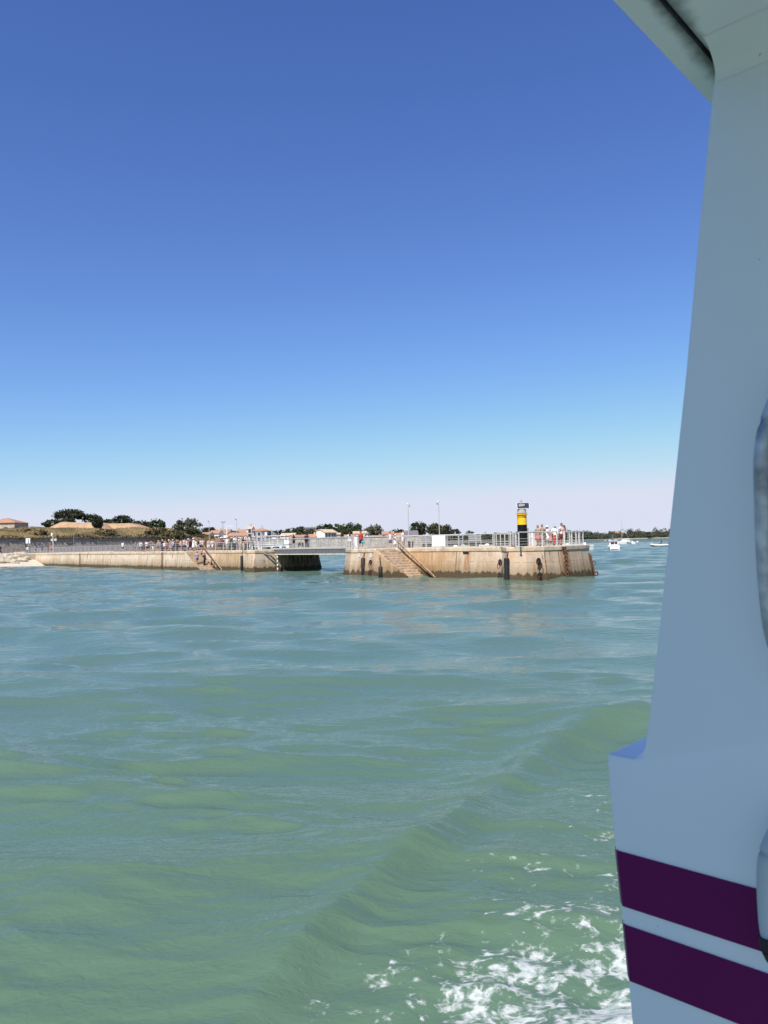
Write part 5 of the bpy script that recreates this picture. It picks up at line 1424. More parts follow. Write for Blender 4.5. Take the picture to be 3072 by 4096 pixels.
# ------------------------------------------------------------------ boats on the water
M_bw = mat('boat_white', (0.8, 0.8, 0.79), 0.35, 0.03, 2)
M_bblue = mat('boat_blue', (0.04, 0.06, 0.25), 0.4, 0.1, 2)
M_dred = mat('boat_darkred', (0.09, 0.012, 0.014), 0.5, 0.2, 3)
def hull_mb(L, B, fb, sheer=0.35, draft=0.35, st=14, flare=1.15, stern=0.85, bow_rise=0.6):
    """pointed hull along +x, waterline z=0."""
    mb = MB(); vs, fs = [], []
    sec = [(0.0, -1.0), (0.55, -0.75), (0.88, 0.0), (1.0, 0.55), (1.0 * flare, 1.0)]
    for i in range(st + 1):
        u = i / st
        hw = B / 2 * (stern + (1 - stern) * min(1, u / 0.3) if u < 0.3 else (1 - ((u - 0.3) / 0.7) ** 2.4) ** 0.8)
        hw = max(hw, 0.015)
        top = fb + bow_rise * fb * u ** 2
        for s in (-1, 1):
            row = [(s * hw * a / flare, (-draft if z < 0 else 0) * (-z if z < 0 else 0) * 1.0 + (top * z if z >= 0 else 0)) for a, z in sec]
            for y, z in (row if s > 0 else row[::-1]): vs.append((-L / 2 + L * u + (0.12 * L * 0.5 * max(0, z) / top if u == 1 else 0), y, z))
    n = 10
    for i in range(st):
        for j in range(n - 1): fs.append((i * n + j, (i + 1) * n + j, (i + 1) * n + j + 1, i * n + j + 1))
        fs.append((i * n + n - 1, (i + 1) * n + n - 1, (i + 1) * n, i * n))    # deck
    fs.append(tuple(range(n)))
    return mb.add(vs, fs)
BG = 'boats moored in the bay'
# near motor cruiser, stern to us
p = atz(2453, 184, 0.0)
t = thing('motor_boat', 'white cabin motor boat seen from astern with two dark windows', 'boat', p, math.radians(80), group=BG)
h_ = hull_mb(6.4, 2.6, 0.95, stern=0.92).build('hull', M_bw, t, True, world=False)
MB().box((-3.2, 0, 0.28), (0.06, 1.7, 0.22)).build('transom_opening', M_dred, t, world=False)
MB().box((-3.55, 0, 0.1), (0.8, 2.4, 0.08)).build('swim_platform', M_bw, t, bevel=0.02, world=False)
mb = MB(); mb.prism([(-1.6, -1.05, 0.9), (1.6, -0.95, 0.9), (1.6, 0.95, 0.9), (-1.6, 1.05, 0.9)], [(-1.45, -0.92, 2.15), (0.8, -0.8, 2.15), (0.8, 0.8, 2.15), (-1.45, 0.92, 2.15)])
mb.build('cabin', M_bw, t, bevel=0.05, world=False)
MB().box((-0.35, 0, 2.2), (2.8, 2.1, 0.08)).build('cabin_roof', M_bw, t, bevel=0.03, world=False)
for y, w_ in ((-0.52, 0.55), (0.3, 0.85)):
    MB().box((-1.54, -y if False else y, 1.68), (0.08, w_, 0.55)).build('window', M_dred, t, world=False)
MB().tube([(0, 0, 2.2), (0, 0, 3.7)], 0.035, 6).build('aerial', M_galv, t, True, world=False)
MB().box((-2.6, 0, 0.98), (1.2, 2.2, 0.5)).build('cockpit', M_bw, t, bevel=0.06, world=False)
# catamaran / sail boat
p = atz(2491, 335, 0)
t = thing('sail_boat', 'white sailing boat with bare mast behind the cabin motor boat', 'boat', p, math.radians(165), group=BG)
hull_mb(7.6, 2.6, 0.95).build('hull', M_bw, t, True, world=False)
MB().prism([(-2.2, -0.9, 0.9), (1.4, -0.7, 0.9), (1.4, 0.7, 0.9), (-2.2, 0.9, 0.9)], [(-2.0, -0.8, 1.55), (0.6, -0.6, 1.5), (0.6, 0.6, 1.5), (-2.0, 0.8, 1.55)]).build('cabin', M_bw, t, bevel=0.05, world=False)
MB().tube([(0.3, 0, 1.2), (0.2, 0, 10.6)], [0.09, 0.05], 8).build('mast', M_galv, t, True, world=False)
MB().tube([(0.25, 0, 1.9), (-3.0, 0, 1.95)], 0.06, 8).build('boom', M_galv, t, True, world=False)
MB().tube([(0.22, -0.9, 6.0), (0.22, 0.9, 6.0)], 0.03, 6).build('spreader', M_galv, t, True, world=False)
MB().tube([(0.2, 0, 7.2), (-3.6, 0, 0.95)], 0.045, 5).build('stay', M_galv, t, world=False)
MB().tube([(0.1, 0, 1.98), (-1.4, 0, 2.15), (-2.9, 0, 2.02)], [0.1, 0.16, 0.08], 8).build('furled_sail', M_white, t, True, world=False)
p = atz(2521, 326, 0)
t = thing('motor_boat', 'white motor boat with windscreen lying right of the sailing boat', 'boat', p, math.radians(100), group=BG)
hull_mb(5.6, 2.3, 0.9, stern=0.9).build('hull', M_bw, t, True, world=False)
MB().prism([(-0.6, -0.85, 0.85), (1.2, -0.75, 0.85), (1.2, 0.75, 0.85), (-0.6, 0.85, 0.85)], [(-0.5, -0.75, 1.65), (0.5, -0.65, 1.65), (0.5, 0.65, 1.65), (-0.5, 0.75, 1.65)]).build('cabin', M_bw, t, bevel=0.04, world=False)
MB().box((-0.58, 0, 1.3), (0.08, 1.2, 0.4)).build('windscreen', M_glass, t, world=False)
MB().box((-2.95, 0.1, 0.55), (0.4, 0.42, 0.9)).build('outboard_motor', M_white, t, bevel=0.06, world=False)
# inflatable
p = atz(2640, 229, 0)
t = thing('inflatable_boat', 'white and grey inflatable boat with people beside the bulkhead', 'boat', p, math.radians(176), group=BG)
tb = [(-2.6, 0.85, 0.42), (0.6, 0.85, 0.42), (1.8, 0.62, 0.52), (2.5, 0.2, 0.68), (2.6, 0, 0.7), (2.5, -0.2, 0.68), (1.8, -0.62, 0.52), (0.6, -0.85, 0.42), (-2.6, -0.85, 0.42)]
MB().tube(tb, [0.18, 0.24, 0.24, 0.22, 0.22, 0.22, 0.24, 0.24, 0.18], 10).build('tube', M_bw, t, True, world=False)
hull_mb(5.0, 1.7, 0.32).build('hull', mat('rib_grey', (0.2, 0.21, 0.24), 0.5), t, True, world=False)
MB().box((-0.2, 0, 0.75), (0.6, 0.6, 0.8)).build('console', M_steel, t, bevel=0.05, world=False)
MB().box((-2.6, 0, 0.8), (0.4, 0.4, 0.9)).build('outboard_motor', M_rubber, t, bevel=0.06, world=False)
# ferry lying behind the footbridge
p = atz(1098, 152, 0)
t = thing('ferry', 'white passenger ferry with upper deck moored behind the footbridge', 'boat', p, math.radians(2))
hull_mb(11.0, 3.6, 1.55, stern=0.9, bow_rise=0.35).build('hull', M_bw, t, True, world=False)
MB().box((-0.4, -1.75, 1.3), (8.4, 0.08, 0.28)).build('hull_band', M_bblue, t, world=False)
MB().box((-0.6, 0, 2.35), (7.4, 2.9, 1.7)).build('saloon', M_bw, t, bevel=0.06, world=False)
for x, w_ in ((-3.3, 1.0), (-1.4, 1.7), (0.5, 1.3), (2.0, 0.8)):
    wd = MB().box((x, -1.46, 2.45), (w_, 0.07, 0.75)).build('window', M_glass, t, world=False)
MB().box((-0.6, 0, 3.28), (7.8, 3.2, 0.12)).build('upper_deck', M_bw, t, bevel=0.03, world=False)
MB().box((-0.9, 0, 4.95), (6.6, 3.0, 0.1)).build('canopy', M_bw, t, bevel=0.03, world=False)
mb = MB()
for x in (-4.0, -2.4, -0.8, 0.8, 2.2):
    for y in (-1.4, 1.4): mb.tube([(x, y, 3.3), (x, y, 4.95)], 0.04, 6)
mb.build('canopy_post', M_white, t, True, world=False)
mb = MB()
for z in (3.65, 4.0, 4.3):
    mb.tube([(-4.3, -1.5, z), (3.0, -1.5, z)], 0.025, 5); mb.tube([(-4.3, 1.5, z), (3.0, 1.5, z)], 0.025, 5)
mb.build('deck_rail', M_white, t, True, world=False)
MB().prism([(2.0, -1.0, 3.3), (3.2, -0.9, 3.3), (3.2, 0.9, 3.3), (2.0, 1.0, 3.3)], [(2.0, -0.9, 4.4), (2.8, -0.8, 4.4), (2.8, 0.8, 4.4), (2.0, 0.9, 4.4)]).build('wheelhouse', M_bw, t, bevel=0.05, world=False)

def small_boat(label, px, Y, L, rz, mast=0.0, col=M_bw):
    t = thing('small_boat', label, 'boat', atz(px, Y, 0.0), rz, group=BG)
    hull_mb(L, L * 0.36, L * 0.13, st=10).build('hull', col, t, True, world=False)
    MB().prism([(-L * .1, -L * .11, L * .12), (L * .2, -L * .1, L * .12), (L * .2, L * .1, L * .12), (-L * .1, L * .11, L * .12)], [(-L * .08, -L * .09, L * .25), (L * .1, -L * .08, L * .25), (L * .1, L * .08, L * .25), (-L * .08, L * .09, L * .25)]).build('cabin', M_bw, t, bevel=0.03, world=False)
    if mast: MB().tube([(0, 0, L * .2), (0, 0, mast)], 0.06, 6).build('mast', M_galv, t, True, world=False)
for lab, px, Y, L, rz, ms in (
        ('tiny white boat far off above the left edge of the motor cabin', 2421, 690, 2.4, 0.2, 0), ('tiny white boat just left of the cabin boat aerial', 2441, 690, 3.2, 3.0, 3.0), ('tiny white boat just right of the cabin boat aerial', 2463, 700, 3.0, 0.4, 3.0),
        ('white boat behind the right end railing of the pier head, largest there', 2292, 150, 5.6, 0.1, 0), ('white boat low behind the corner post of the pier head railing', 2322, 190, 6, 3.0, 5.5), ('white boat behind the railing right of the long haired woman', 2272, 240, 6, 0.3, 6.5),
        ('boat nosing out past the right end of the railing', 2338, 260, 6, 2.9, 0), ('white boat behind the railing near the white visor', 2236, 210, 5.5, 3.1, 0), ('white boat seen between the two right lamp posts under the railing', 1820, 300, 6, 0.1, 0), ('white boat under the railing right of the slatted panel', 1950, 320, 6.5, 3.0, 0), ('white boat under the railing right of the blank board', 1850, 330, 6, 0.2, 5)):
    small_boat(lab, px, Y, L, rz, ms)
for lab, px, py in (('left one of two white buoys right of the motor boats', 2548, 2170), ('right one of two white buoys right of the motor boats', 2552, 2167.5)):
    p = ground(px, py)
    t = thing('buoy', lab, 'buoy', p, group='white mooring buoys')
    MB().ball((0, 0, 0.15), 0.38).build('float', M_bw, t, True, world=False)
    MB().tube([(0, 0, 0.4), (0, 0, 0.75)], 0.05, 6).build('stem', M_bw, t, world=False)

# ------------------------------------------------------------------ people
def skin_mesh(name, verts, edges, radii, root=0, sub=1):
    me = bpy.data.meshes.new('tmp_' + name); me.from_pydata(verts, edges, [])
    o = bpy.data.objects.new('tmp_' + name, me); COL.objects.link(o)
    sk = o.modifiers.new('s', 'SKIN'); sk.use_smooth_shade = True
    if not me.skin_vertices: me.skin_vertices.new()
    for i, r in enumerate(radii):
        d = me.skin_vertices[0].data[i]
        d.radius = r if isinstance(r, tuple) else (r, r)
        d.use_root = (i == root)
    ss = o.modifiers.new('u', 'SUBSURF'); ss.levels = sub; ss.render_levels = sub
    dg = bpy.context.evaluated_depsgraph_get(); dg.update()
    m2 = bpy.data.meshes.new_from_object(o.evaluated_get(dg))
    m2.name = name
    bpy.data.objects.remove(o); bpy.data.meshes.remove(me)
    m2.polygons.foreach_set('use_smooth', [True] * len(m2.polygons))
    return m2

POSES = {}
ARMS = {   # (elbow, wrist) for left(-x) and right(+x) arm, person faces -y
    'rest': (((-0.235, 0.02, 1.14), (-0.245, -0.06, 0.9)), ((0.235, 0.02, 1.14), (0.245, -0.06, 0.9))),
    'rail': (((-0.25, -0.03, 1.16), (-0.16, -0.26, 1.1)), ((0.25, -0.03, 1.16), (0.16, -0.26, 1.1))),
    'phone': (((-0.25, -0.12, 1.2), (-0.09, -0.3, 1.42)), ((0.25, -0.12, 1.2), (0.09, -0.3, 1.42))),
    'hip': (((-0.36, 0.04, 1.2), (-0.17, -0.04, 1.0)), ((0.235, 0.02, 1.14), (0.25, -0.06, 0.9))),
    'point': (((-0.3, -0.12, 1.28), (-0.5, -0.22, 1.22)), ((0.235, 0.02, 1.14), (0.25, -0.06, 0.9))),
    'shade': (((-0.36, -0.1, 1.4), (-0.13, -0.15, 1.6)), ((0.235, 0.02, 1.14), (0.25, -0.06, 0.9))),
    'cross': (((-0.24, -0.04, 1.16), (0.05, -0.19, 1.17)), ((0.24, -0.04, 1.16), (-0.05, -0.2, 1.2))),
}
LEGS = {
    'stand': (((-0.1, 0, 0.5), (-0.11, 0.02, 0.08)), ((0.1, 0, 0.5), (0.11, 0.02, 0.08))),
    'relax': (((-0.1, -0.02, 0.5), (-0.12, 0.03, 0.08)), ((0.13, -0.09, 0.5), (0.17, -0.02, 0.08))),
    'walk': (((-0.09, -0.16, 0.52), (-0.1, -0.2, 0.1)), ((0.09, 0.06, 0.5), (0.1, 0.28, 0.14))),
}
def body(arms, legs):
    key = ('body', arms, legs)
    if key in POSES: return POSES[key]
    v = [(0, 0, 0.95), (0, 0, 1.1), (0, 0.0, 1.28), (0, 0.01, 1.42), (0, 0.005, 1.51), (0, -0.015, 1.6), (0, -0.01, 1.69)]
    r = [(0.15, 0.11), (0.13, 0.1), (0.155, 0.11), (0.1, 0.075), 0.054, (0.076, 0.092), (0.066, 0.08)]
    e = [(0, 1), (1, 2), (2, 3), (3, 4), (4, 5), (5, 6)]
    def add(p, rad, par): v.append(tuple(p)); r.append(rad); e.append((par, len(v) - 1)); return len(v) - 1
    add((0, -0.115, 1.6), 0.016, 5)                                   # nose
    for s in (-1, 1): add((s * 0.085, 0.0, 1.6), 0.014, 5)             # ears
    for s, (el, wr) in zip((-1, 1), ARMS[arms]):
        sh = add((s * 0.165, 0.0, 1.41), 0.06, 3)
        a = add(el, 0.043, sh); b = add(wr, 0.03, a)
        d = (Vector(wr) - Vector(el)).normalized()
        side = d.cross(Vector((0, 1, 0.3))).normalized()
        c = Vector(wr) + d * 0.06
        pm = add(c, (0.036, 0.022), b)
        for k in range(4):                                             # four fingers of different length, slightly curled
            off = side * (0.03 - 0.02 * k)
            L = (0.055, 0.07, 0.075, 0.062)[k]
            f1 = add(c + off + d * 0.03, 0.009, pm)
            f2 = add(c + off + d * (0.03 + L * 0.55), 0.0085, f1)
            add(c + off + d * (0.03 + L * 0.9) + Vector((0, -0.012, -0.01)), 0.0075, f2)
        th = add(Vector(wr) + d * 0.03 + side * 0.04, 0.011, b)
        add(Vector(wr) + d * 0.07 + side * 0.058, 0.009, th)
    for s, (kn, an) in zip((-1, 1), LEGS[legs]):
        hp = add((s * 0.085, 0, 0.88), 0.095, 0)
        a = add(kn, 0.058, hp)
        mid = (Vector(kn) + Vector(an)) / 2 + Vector((0, 0.02, 0.05))
        m_ = add(mid, 0.052, a)
        b = add(an, 0.036, m_)
        add((an[0] + s * 0.015, an[1] - 0.15, an[2] - 0.045), (0.036, 0.025), b)
    POSES[key] = skin_mesh('body', v, e, r); return POSES[key]

def tube_part(name, specs, seg=14):
    mb = MB()
    for pts, rx, ry in specs: mb.tube(pts, rx, seg, True, ry, flat=(0, 1, 0))
    return mb.mesh(name, None, 'all')

def cloth(kind, arms, legs):
    key = (kind, arms if kind in ('tshirt', 'longsleeve', 'dress', 'tank') else '', legs if kind in ('shorts', 'trousers') else '')
    if key in POSES: return POSES[key]
    sp = []
    if kind in ('tshirt', 'longsleeve', 'tank', 'dress'):
        z0 = 0.9
        tor = [(0, 0, 0.86), (0, 0, 0.97), (0, 0, 1.1), (0, 0, 1.27), (0, 0.005, 1.38), (0, 0.005, 1.46), (0, 0.005, 1.485)]
        rx = [0.195, 0.188, 0.172, 0.19, 0.185, 0.12, 0.07]; ry = [0.15, 0.145, 0.135, 0.145, 0.125, 0.085, 0.065]
        if kind == 'dress':
            tor = [(0, 0, 0.45), (0, 0, 0.7)] + tor; rx = [0.29, 0.24] + rx; ry = [0.22, 0.19] + ry
        sp.append((tor, rx, ry))
        if kind != 'tank':
            for s, (el, wr) in zip((-1, 1), ARMS[arms]):
                sh = Vector((s * 0.15, 0, 1.41)); el_ = Vector(el); wr_ = Vector(wr)
                if kind == 'longsleeve': pts, rr = [sh, sh.lerp(el_, 0.5), el_, el_.lerp(wr_, 0.9)], [0.085, 0.078, 0.066, 0.052]
                else: pts, rr = [sh, sh.lerp(el_, 0.4), sh.lerp(el_, 0.75)], [0.085, 0.08, 0.074]
                sp.append((pts, rr, rr))
    elif kind in ('shorts', 'trousers'):
        sp.append(([(0, 0, 0.8), (0, 0, 0.9), (0, 0, 1.02)], [0.19, 0.185, 0.165], [0.14, 0.135, 0.125]))
        for s, (kn, an) in zip((-1, 1), LEGS[legs]):
            hp = Vector((s * 0.09, 0, 0.88)); k, a_ = Vector(kn), Vector(an)
            if kind == 'shorts': pts, rr = [hp, hp.lerp(k, 0.5), hp.lerp(k, 0.88)], [0.12, 0.11, 0.1]
            else: pts, rr = [hp, k, k.lerp(a_, 0.5), a_], [0.12, 0.085, 0.076, 0.062]
            sp.append((pts, rr, rr))
    elif kind == 'skirt':
        sp.append(([(0, 0, 0.5), (0, 0, 0.75), (0, 0, 0.92), (0, 0, 1.04)], [0.26, 0.225, 0.19, 0.16], [0.2, 0.18, 0.145, 0.12]))
    POSES[key] = tube_part({'tank': 'top', 'tshirt': 'shirt', 'longsleeve': 'shirt'}.get(kind, kind), sp)
    return POSES[key]

def hair_mesh(kind):
    key = ('hair', kind)
    if key in POSES: return POSES[key]
    mb = MB()
    mb.ball((0, 0.012, 1.66), (0.092, 0.104, 0.1), 14, 8)
    mb.ball((0, 0.05, 1.6), (0.086, 0.07, 0.09), 12, 6)
    if kind == 'long': mb.tube([(0, 0.05, 1.66), (0, 0.1, 1.52), (0, 0.125, 1.35), (0, 0.12, 1.18)], [0.08, 0.1, 0.115, 0.06], 12, True, [0.06, 0.05, 0.045, 0.03], flat=(0, 1, 0))
    if kind == 'bun': mb.ball((0, 0.1, 1.72), 0.05)
    POSES[key] = mb.mesh('hair', None, 'all'); return POSES[key]
def hat_mesh(kind):
    key = ('hat', kind)
    if key in POSES: return POSES[key]
    mb = MB()
    if kind == 'sunhat':
        mb.lathe([(0.19, 1.665), (0.2, 1.672), (0.105, 1.695), (0.1, 1.755), (0.075, 1.785), (0.01, 1.79)], (0, 0, 0), 18)
    elif kind == 'cap':
        mb.ball((0, 0.005, 1.69), (0.1, 0.112, 0.085), 14, 8)
        mb.prism([(-0.075, -0.08, 1.675), (0.075, -0.08, 1.675), (0.05, -0.2, 1.655), (-0.05, -0.2, 1.655)], [(-0.075, -0.08, 1.69), (0.075, -0.08, 1.69), (0.05, -0.2, 1.665), (-0.05, -0.2, 1.665)])
    elif kind == 'visor':
        mb.lathe([(0.104, 1.65), (0.108, 1.655), (0.108, 1.7), (0.1, 1.705)], (0, 0.005, 0), 16)
        mb.prism([(-0.09, -0.08, 1.66), (0.09, -0.08, 1.66), (0.06, -0.22, 1.635), (-0.06, -0.22, 1.635)], [(-0.09, -0.08, 1.672), (0.09, -0.08, 1.672), (0.06, -0.22, 1.647), (-0.06, -0.22, 1.647)])
    POSES[key] = mb.mesh('hat', None, 'all'); return POSES[key]
def misc_mesh(kind, legs=None):
    key = (kind, legs)
    if key in POSES: return POSES[key]
    mb = MB()
    if kind == 'eyes':
        for s in (-1, 1): mb.ball((s * 0.033, -0.093, 1.615), (0.014, 0.01, 0.009), 8, 5)
    elif kind == 'mouth':
        mb.ball((0, -0.095, 1.555), (0.024, 0.012, 0.008), 8, 5)
    elif kind in ('shoeL', 'shoeR'):
        s, i = (-1, 0) if kind == 'shoeL' else (1, 1)
        an = LEGS[legs][i][1]
        c = Vector((an[0] + s * 0.01, an[1] - 0.06, an[2] - 0.03))
        mb.ball(c, (0.05, 0.135, 0.05), 10, 6)
    elif kind == 'bag': mb.prism([(-0.13, -0.05, 0), (0.13, -0.05, 0), (0.13, 0.05, 0), (-0.13, 0.05, 0)], [(-0.15, -0.06, 0.22), (0.15, -0.06, 0.22), (0.15, 0.06, 0.22), (-0.15, 0.06, 0.22)])
    POSES[key] = mb.mesh(kind.lower().replace('shoel', 'shoe').replace('shoer', 'shoe'), None, 'all'); return POSES[key]

CMAT = {}
def cmat(c, pattern=None):
    key = (tuple(c), pattern)
    if key not in CMAT:
        if pattern: CMAT[key] = mat('cloth_%d' % len(CMAT), c, 0.9, 0.0, 22 if pattern != 'big' else 11, col2=PAT[pattern])
        else: CMAT[key] = mat('cloth_%d' % len(CMAT), c, 0.9, 0.12, 14)
    return CMAT[key]
PAT = {'camo': (0.5, 0.4, 0.27), 'floral': (0.6, 0.2, 0.2)}
WHITE, BLACK, NAVY, RED, GREY, PINK, TEAL, KHAKI, MAROON, OCHRE, BLUE, LILAC, SALMON, CREAM, GREEN, BROWN_C, DENIM = (0.78, 0.77, 0.75), (0.018, 0.018, 0.02), (0.03, 0.035, 0.09), (0.45, 0.04, 0.05), (0.22, 0.22, 0.23), (0.65, 0.3, 0.36), (0.15, 0.55, 0.5), (0.3, 0.25, 0.16), (0.14, 0.02, 0.035), (0.5, 0.26, 0.08), (0.06, 0.09, 0.28), (0.5, 0.4, 0.6), (0.6, 0.28, 0.22), (0.62, 0.55, 0.42), (0.12, 0.17, 0.08), (0.16, 0.09, 0.055), (0.1, 0.14, 0.24)
SKIN1, SKIN2, SKIN3 = mat('skin_light', (0.5, 0.31, 0.22), 0.6, 0.06, 8), mat('skin_tan', (0.37, 0.2, 0.125), 0.6, 0.06, 8), mat('skin_brown', (0.2, 0.1, 0.06), 0.6, 0.06, 8)
HAIRC = {'brown': (0.045, 0.025, 0.015), 'black': (0.012, 0.01, 0.01), 'fair': (0.3, 0.2, 0.09), 'grey': (0.4, 0.38, 0.36), 'red': (0.2, 0.07, 0.03)}

def share(me, name, mt, parent, loc=None):
    o = bpy.data.objects.new(name, me); COL.objects.link(o); o.parent = parent
    if not me.materials: me.materials.append(None)
    o.material_slots[0].link = 'OBJECT'; o.material_slots[0].material = mt
    if loc: o.location = loc
    return o

def person(label, pos, face, h=1.72, arms='rest', legs='stand', top=('tshirt', WHITE), bot=('shorts', NAVY), hair=('short', 'brown'), hat=None, skin=SKIN1, shoes=BLACK, near=False, bag=None, group=None, pat=None):
    """face: degrees, 0 = towards us, 90 = to the right in the picture, 180 = away."""
    t = thing('person', label, 'person', pos, math.radians(face), group=group)
    s = h / 1.76; t.scale = (s, s, s)
    share(body(arms, legs), 'body', skin, t)
    if top: share(cloth(top[0], arms, legs), {'tshirt': 'shirt', 'longsleeve': 'shirt', 'tank': 'top', 'dress': 'dress'}[top[0]], cmat(top[1], pat), t)
    if bot: share(cloth(bot[0], arms, legs), bot[0], cmat(bot[1], bot[2] if len(bot) > 2 else None), t)
    if hair: share(hair_mesh(hair[0]), 'hair', mat('hair_' + hair[1], HAIRC[hair[1]], 0.6, 0.2, 20), t)
    if hat: share(hat_mesh(hat[0]), 'hat', cmat(hat[1]), t)
    if near or shoes:
        for k in ('shoeL', 'shoeR'): share(misc_mesh(k, legs), 'shoe', cmat(shoes), t)
    if near:
        share(misc_mesh('eyes'), 'eyes', M_rubber, t); share(misc_mesh('mouth'), 'mouth', mat('lips', (0.3, 0.1, 0.08), 0.5), t)
    return t

PGH = 'people standing on the pier head'; PGB = 'people on the footbridge and stair landing'; PGC = 'crowd waiting on the jetty'; PGS = 'people on the jetty stairs'; PGP = 'people on the promenade'
def ph(px, t): return pier_w(px, t)
person('person in red cap and red floral skirt, leftmost of the group by the beacon', ph(2153, 41.1), 150, 1.7, 'rest', 'stand', ('tshirt', (0.1, 0.06, 0.04)), ('skirt', (0.5, 0.12, 0.14), 'floral'), ('short', 'fair'), ('cap', (0.5, 0.12, 0.12)), SKIN1, BROWN_C, True, group=PGH, pat='camo')
person('person in brown and cream patterned shirt seen from behind', ph(2170, 41.3), 185, 1.76, 'rail', 'stand', ('tshirt', (0.09, 0.055, 0.035)), ('shorts', KHAKI), ('bun', 'fair'), None, SKIN1, BROWN_C, True, group=PGH, pat='camo')
person('person in white sunhat and white top stooping over the railing', ph(2191, 41.2), 75, 1.62, 'rail', 'relax', ('tshirt', WHITE), ('skirt', WHITE), ('long', 'fair'), ('sunhat', (0.72, 0.66, 0.52)), SKIN1, CREAM, True, group=PGH)
person('person in salmon dress half hidden between the white sunhat and the visor', ph(2204, 40.4), 60, 1.3, 'rest', 'stand', ('dress', SALMON), None, ('long', 'red'), None, SKIN1, CREAM, True, group=PGH)
person('person in white visor, loose white shirt and red trousers', ph(2222, 41.3), 5, 1.7, 'hip', 'relax', ('longsleeve', WHITE), ('trousers', (0.5, 0.055, 0.06)), ('short', 'brown'), ('visor', WHITE), SKIN2, BLACK, True, group=PGH)
person('tallest person with dark hair in pale shirt and maroon shorts holding a phone', ph(2249, 40.3), 10, 1.88, 'phone', 'stand', ('tshirt', (0.66, 0.6, 0.6)), ('shorts', MAROON), ('short', 'black'), None, SKIN2, BLACK, True, group=PGH)
person('person with very long brown hair in pink shorts and bare legs', ph(2258, 41.2), 250, 1.68, 'rest', 'stand', ('tank', (0.42, 0.2, 0.14)), ('shorts', (0.6, 0.42, 0.36)), ('long', 'brown'), None, SKIN2, CREAM, True, group=PGH)
person('person in white pleated skirt at the right end of the footbridge', pier(1399, 3.8, zb), 200, 1.62, 'rest', 'relax', ('tshirt', (0.7, 0.6, 0.55)), ('skirt', WHITE), ('long', 'brown'), None, SKIN1, BLACK, True, group=PGB)
person('person in red vest over white shirt and black shorts', pier(1444, 0.2), 30, 1.78, 'rest', 'relax', ('tshirt', RED), ('shorts', BLACK), ('short', 'brown'), ('cap', (0.2, 0.12, 0.1)), SKIN2, (0.6, 0.55, 0.5), True, group=PGB)
bg_ = thing('bag', 'bright cyan bag held by the person in the red vest', 'bag', pier(1452, 0.0, DECK + 0.55), 0.2)
share(misc_mesh('bag'), 'pouch', cmat((0.05, 0.45, 0.6)), bg_)
MB().tube([(-0.1, 0, 0.21), (-0.06, 0, 0.36), (0.06, 0, 0.36), (0.1, 0, 0.21)], 0.012, 6).build('strap', M_rubber, bg_, world=False)
person('person in pink tank top and denim shorts at the stair head', pier(1562, 4.0), 20, 1.66, 'hip', 'relax', ('tank', (0.68, 0.5, 0.5)), ('shorts', DENIM), ('long', 'brown'), None, SKIN1, CREAM, True, group=PGB)
person('small person in white dress and white hat holding the stair railing', pier(1582, 3.4), 40, 1.35, 'rail', 'stand', ('dress', (0.72, 0.72, 0.66)), None, ('short', 'fair'), ('sunhat', (0.74, 0.7, 0.6)), SKIN1, CREAM, True, group=PGB)
person('person in dark cap, white shirt and beige shorts leaning on the white railing', pier(1613, 3.6), 70, 1.8, 'rail', 'relax', ('tshirt', WHITE), ('shorts', (0.55, 0.46, 0.36)), ('short', 'brown'), ('cap', (0.09, 0.02, 0.03)), SKIN2, BROWN_C, True, group=PGB)
person('person in olive dress bending at the footbridge railing', pier(1163, 4.2, zb), 150, 1.6, 'rail', 'stand', ('dress', (0.34, 0.28, 0.2)), None, ('short', 'fair'), ('sunhat', (0.6, 0.48, 0.36)), SKIN1, BROWN_C, True, group=PGB)
person('person in dark red top beside the olive dress on the footbridge', pier(1174, 5.0, zb), 200, 1.66, 'rest', 'stand', ('tshirt', (0.15, 0.03, 0.05)), ('shorts', BLACK), ('long', 'brown'), None, SKIN1, BLACK, True, group=PGB)
person('dark haired person in black behind the middle bridge post', pier(1226, 7.0, zb), 170, 1.75, 'rest', 'stand', ('tshirt', BLACK), ('trousers', BLACK), ('short', 'black'), None, SKIN2, BLACK, True, group=PGB)
person('bare armed person in orange brown top on the footbridge', pier(1231, 7.6, zb), 200, 1.72, 'rest', 'stand', ('tank', (0.45, 0.22, 0.12)), ('trousers', GREY), ('short', 'brown'), None, SKIN2, BLACK, True, group=PGB)

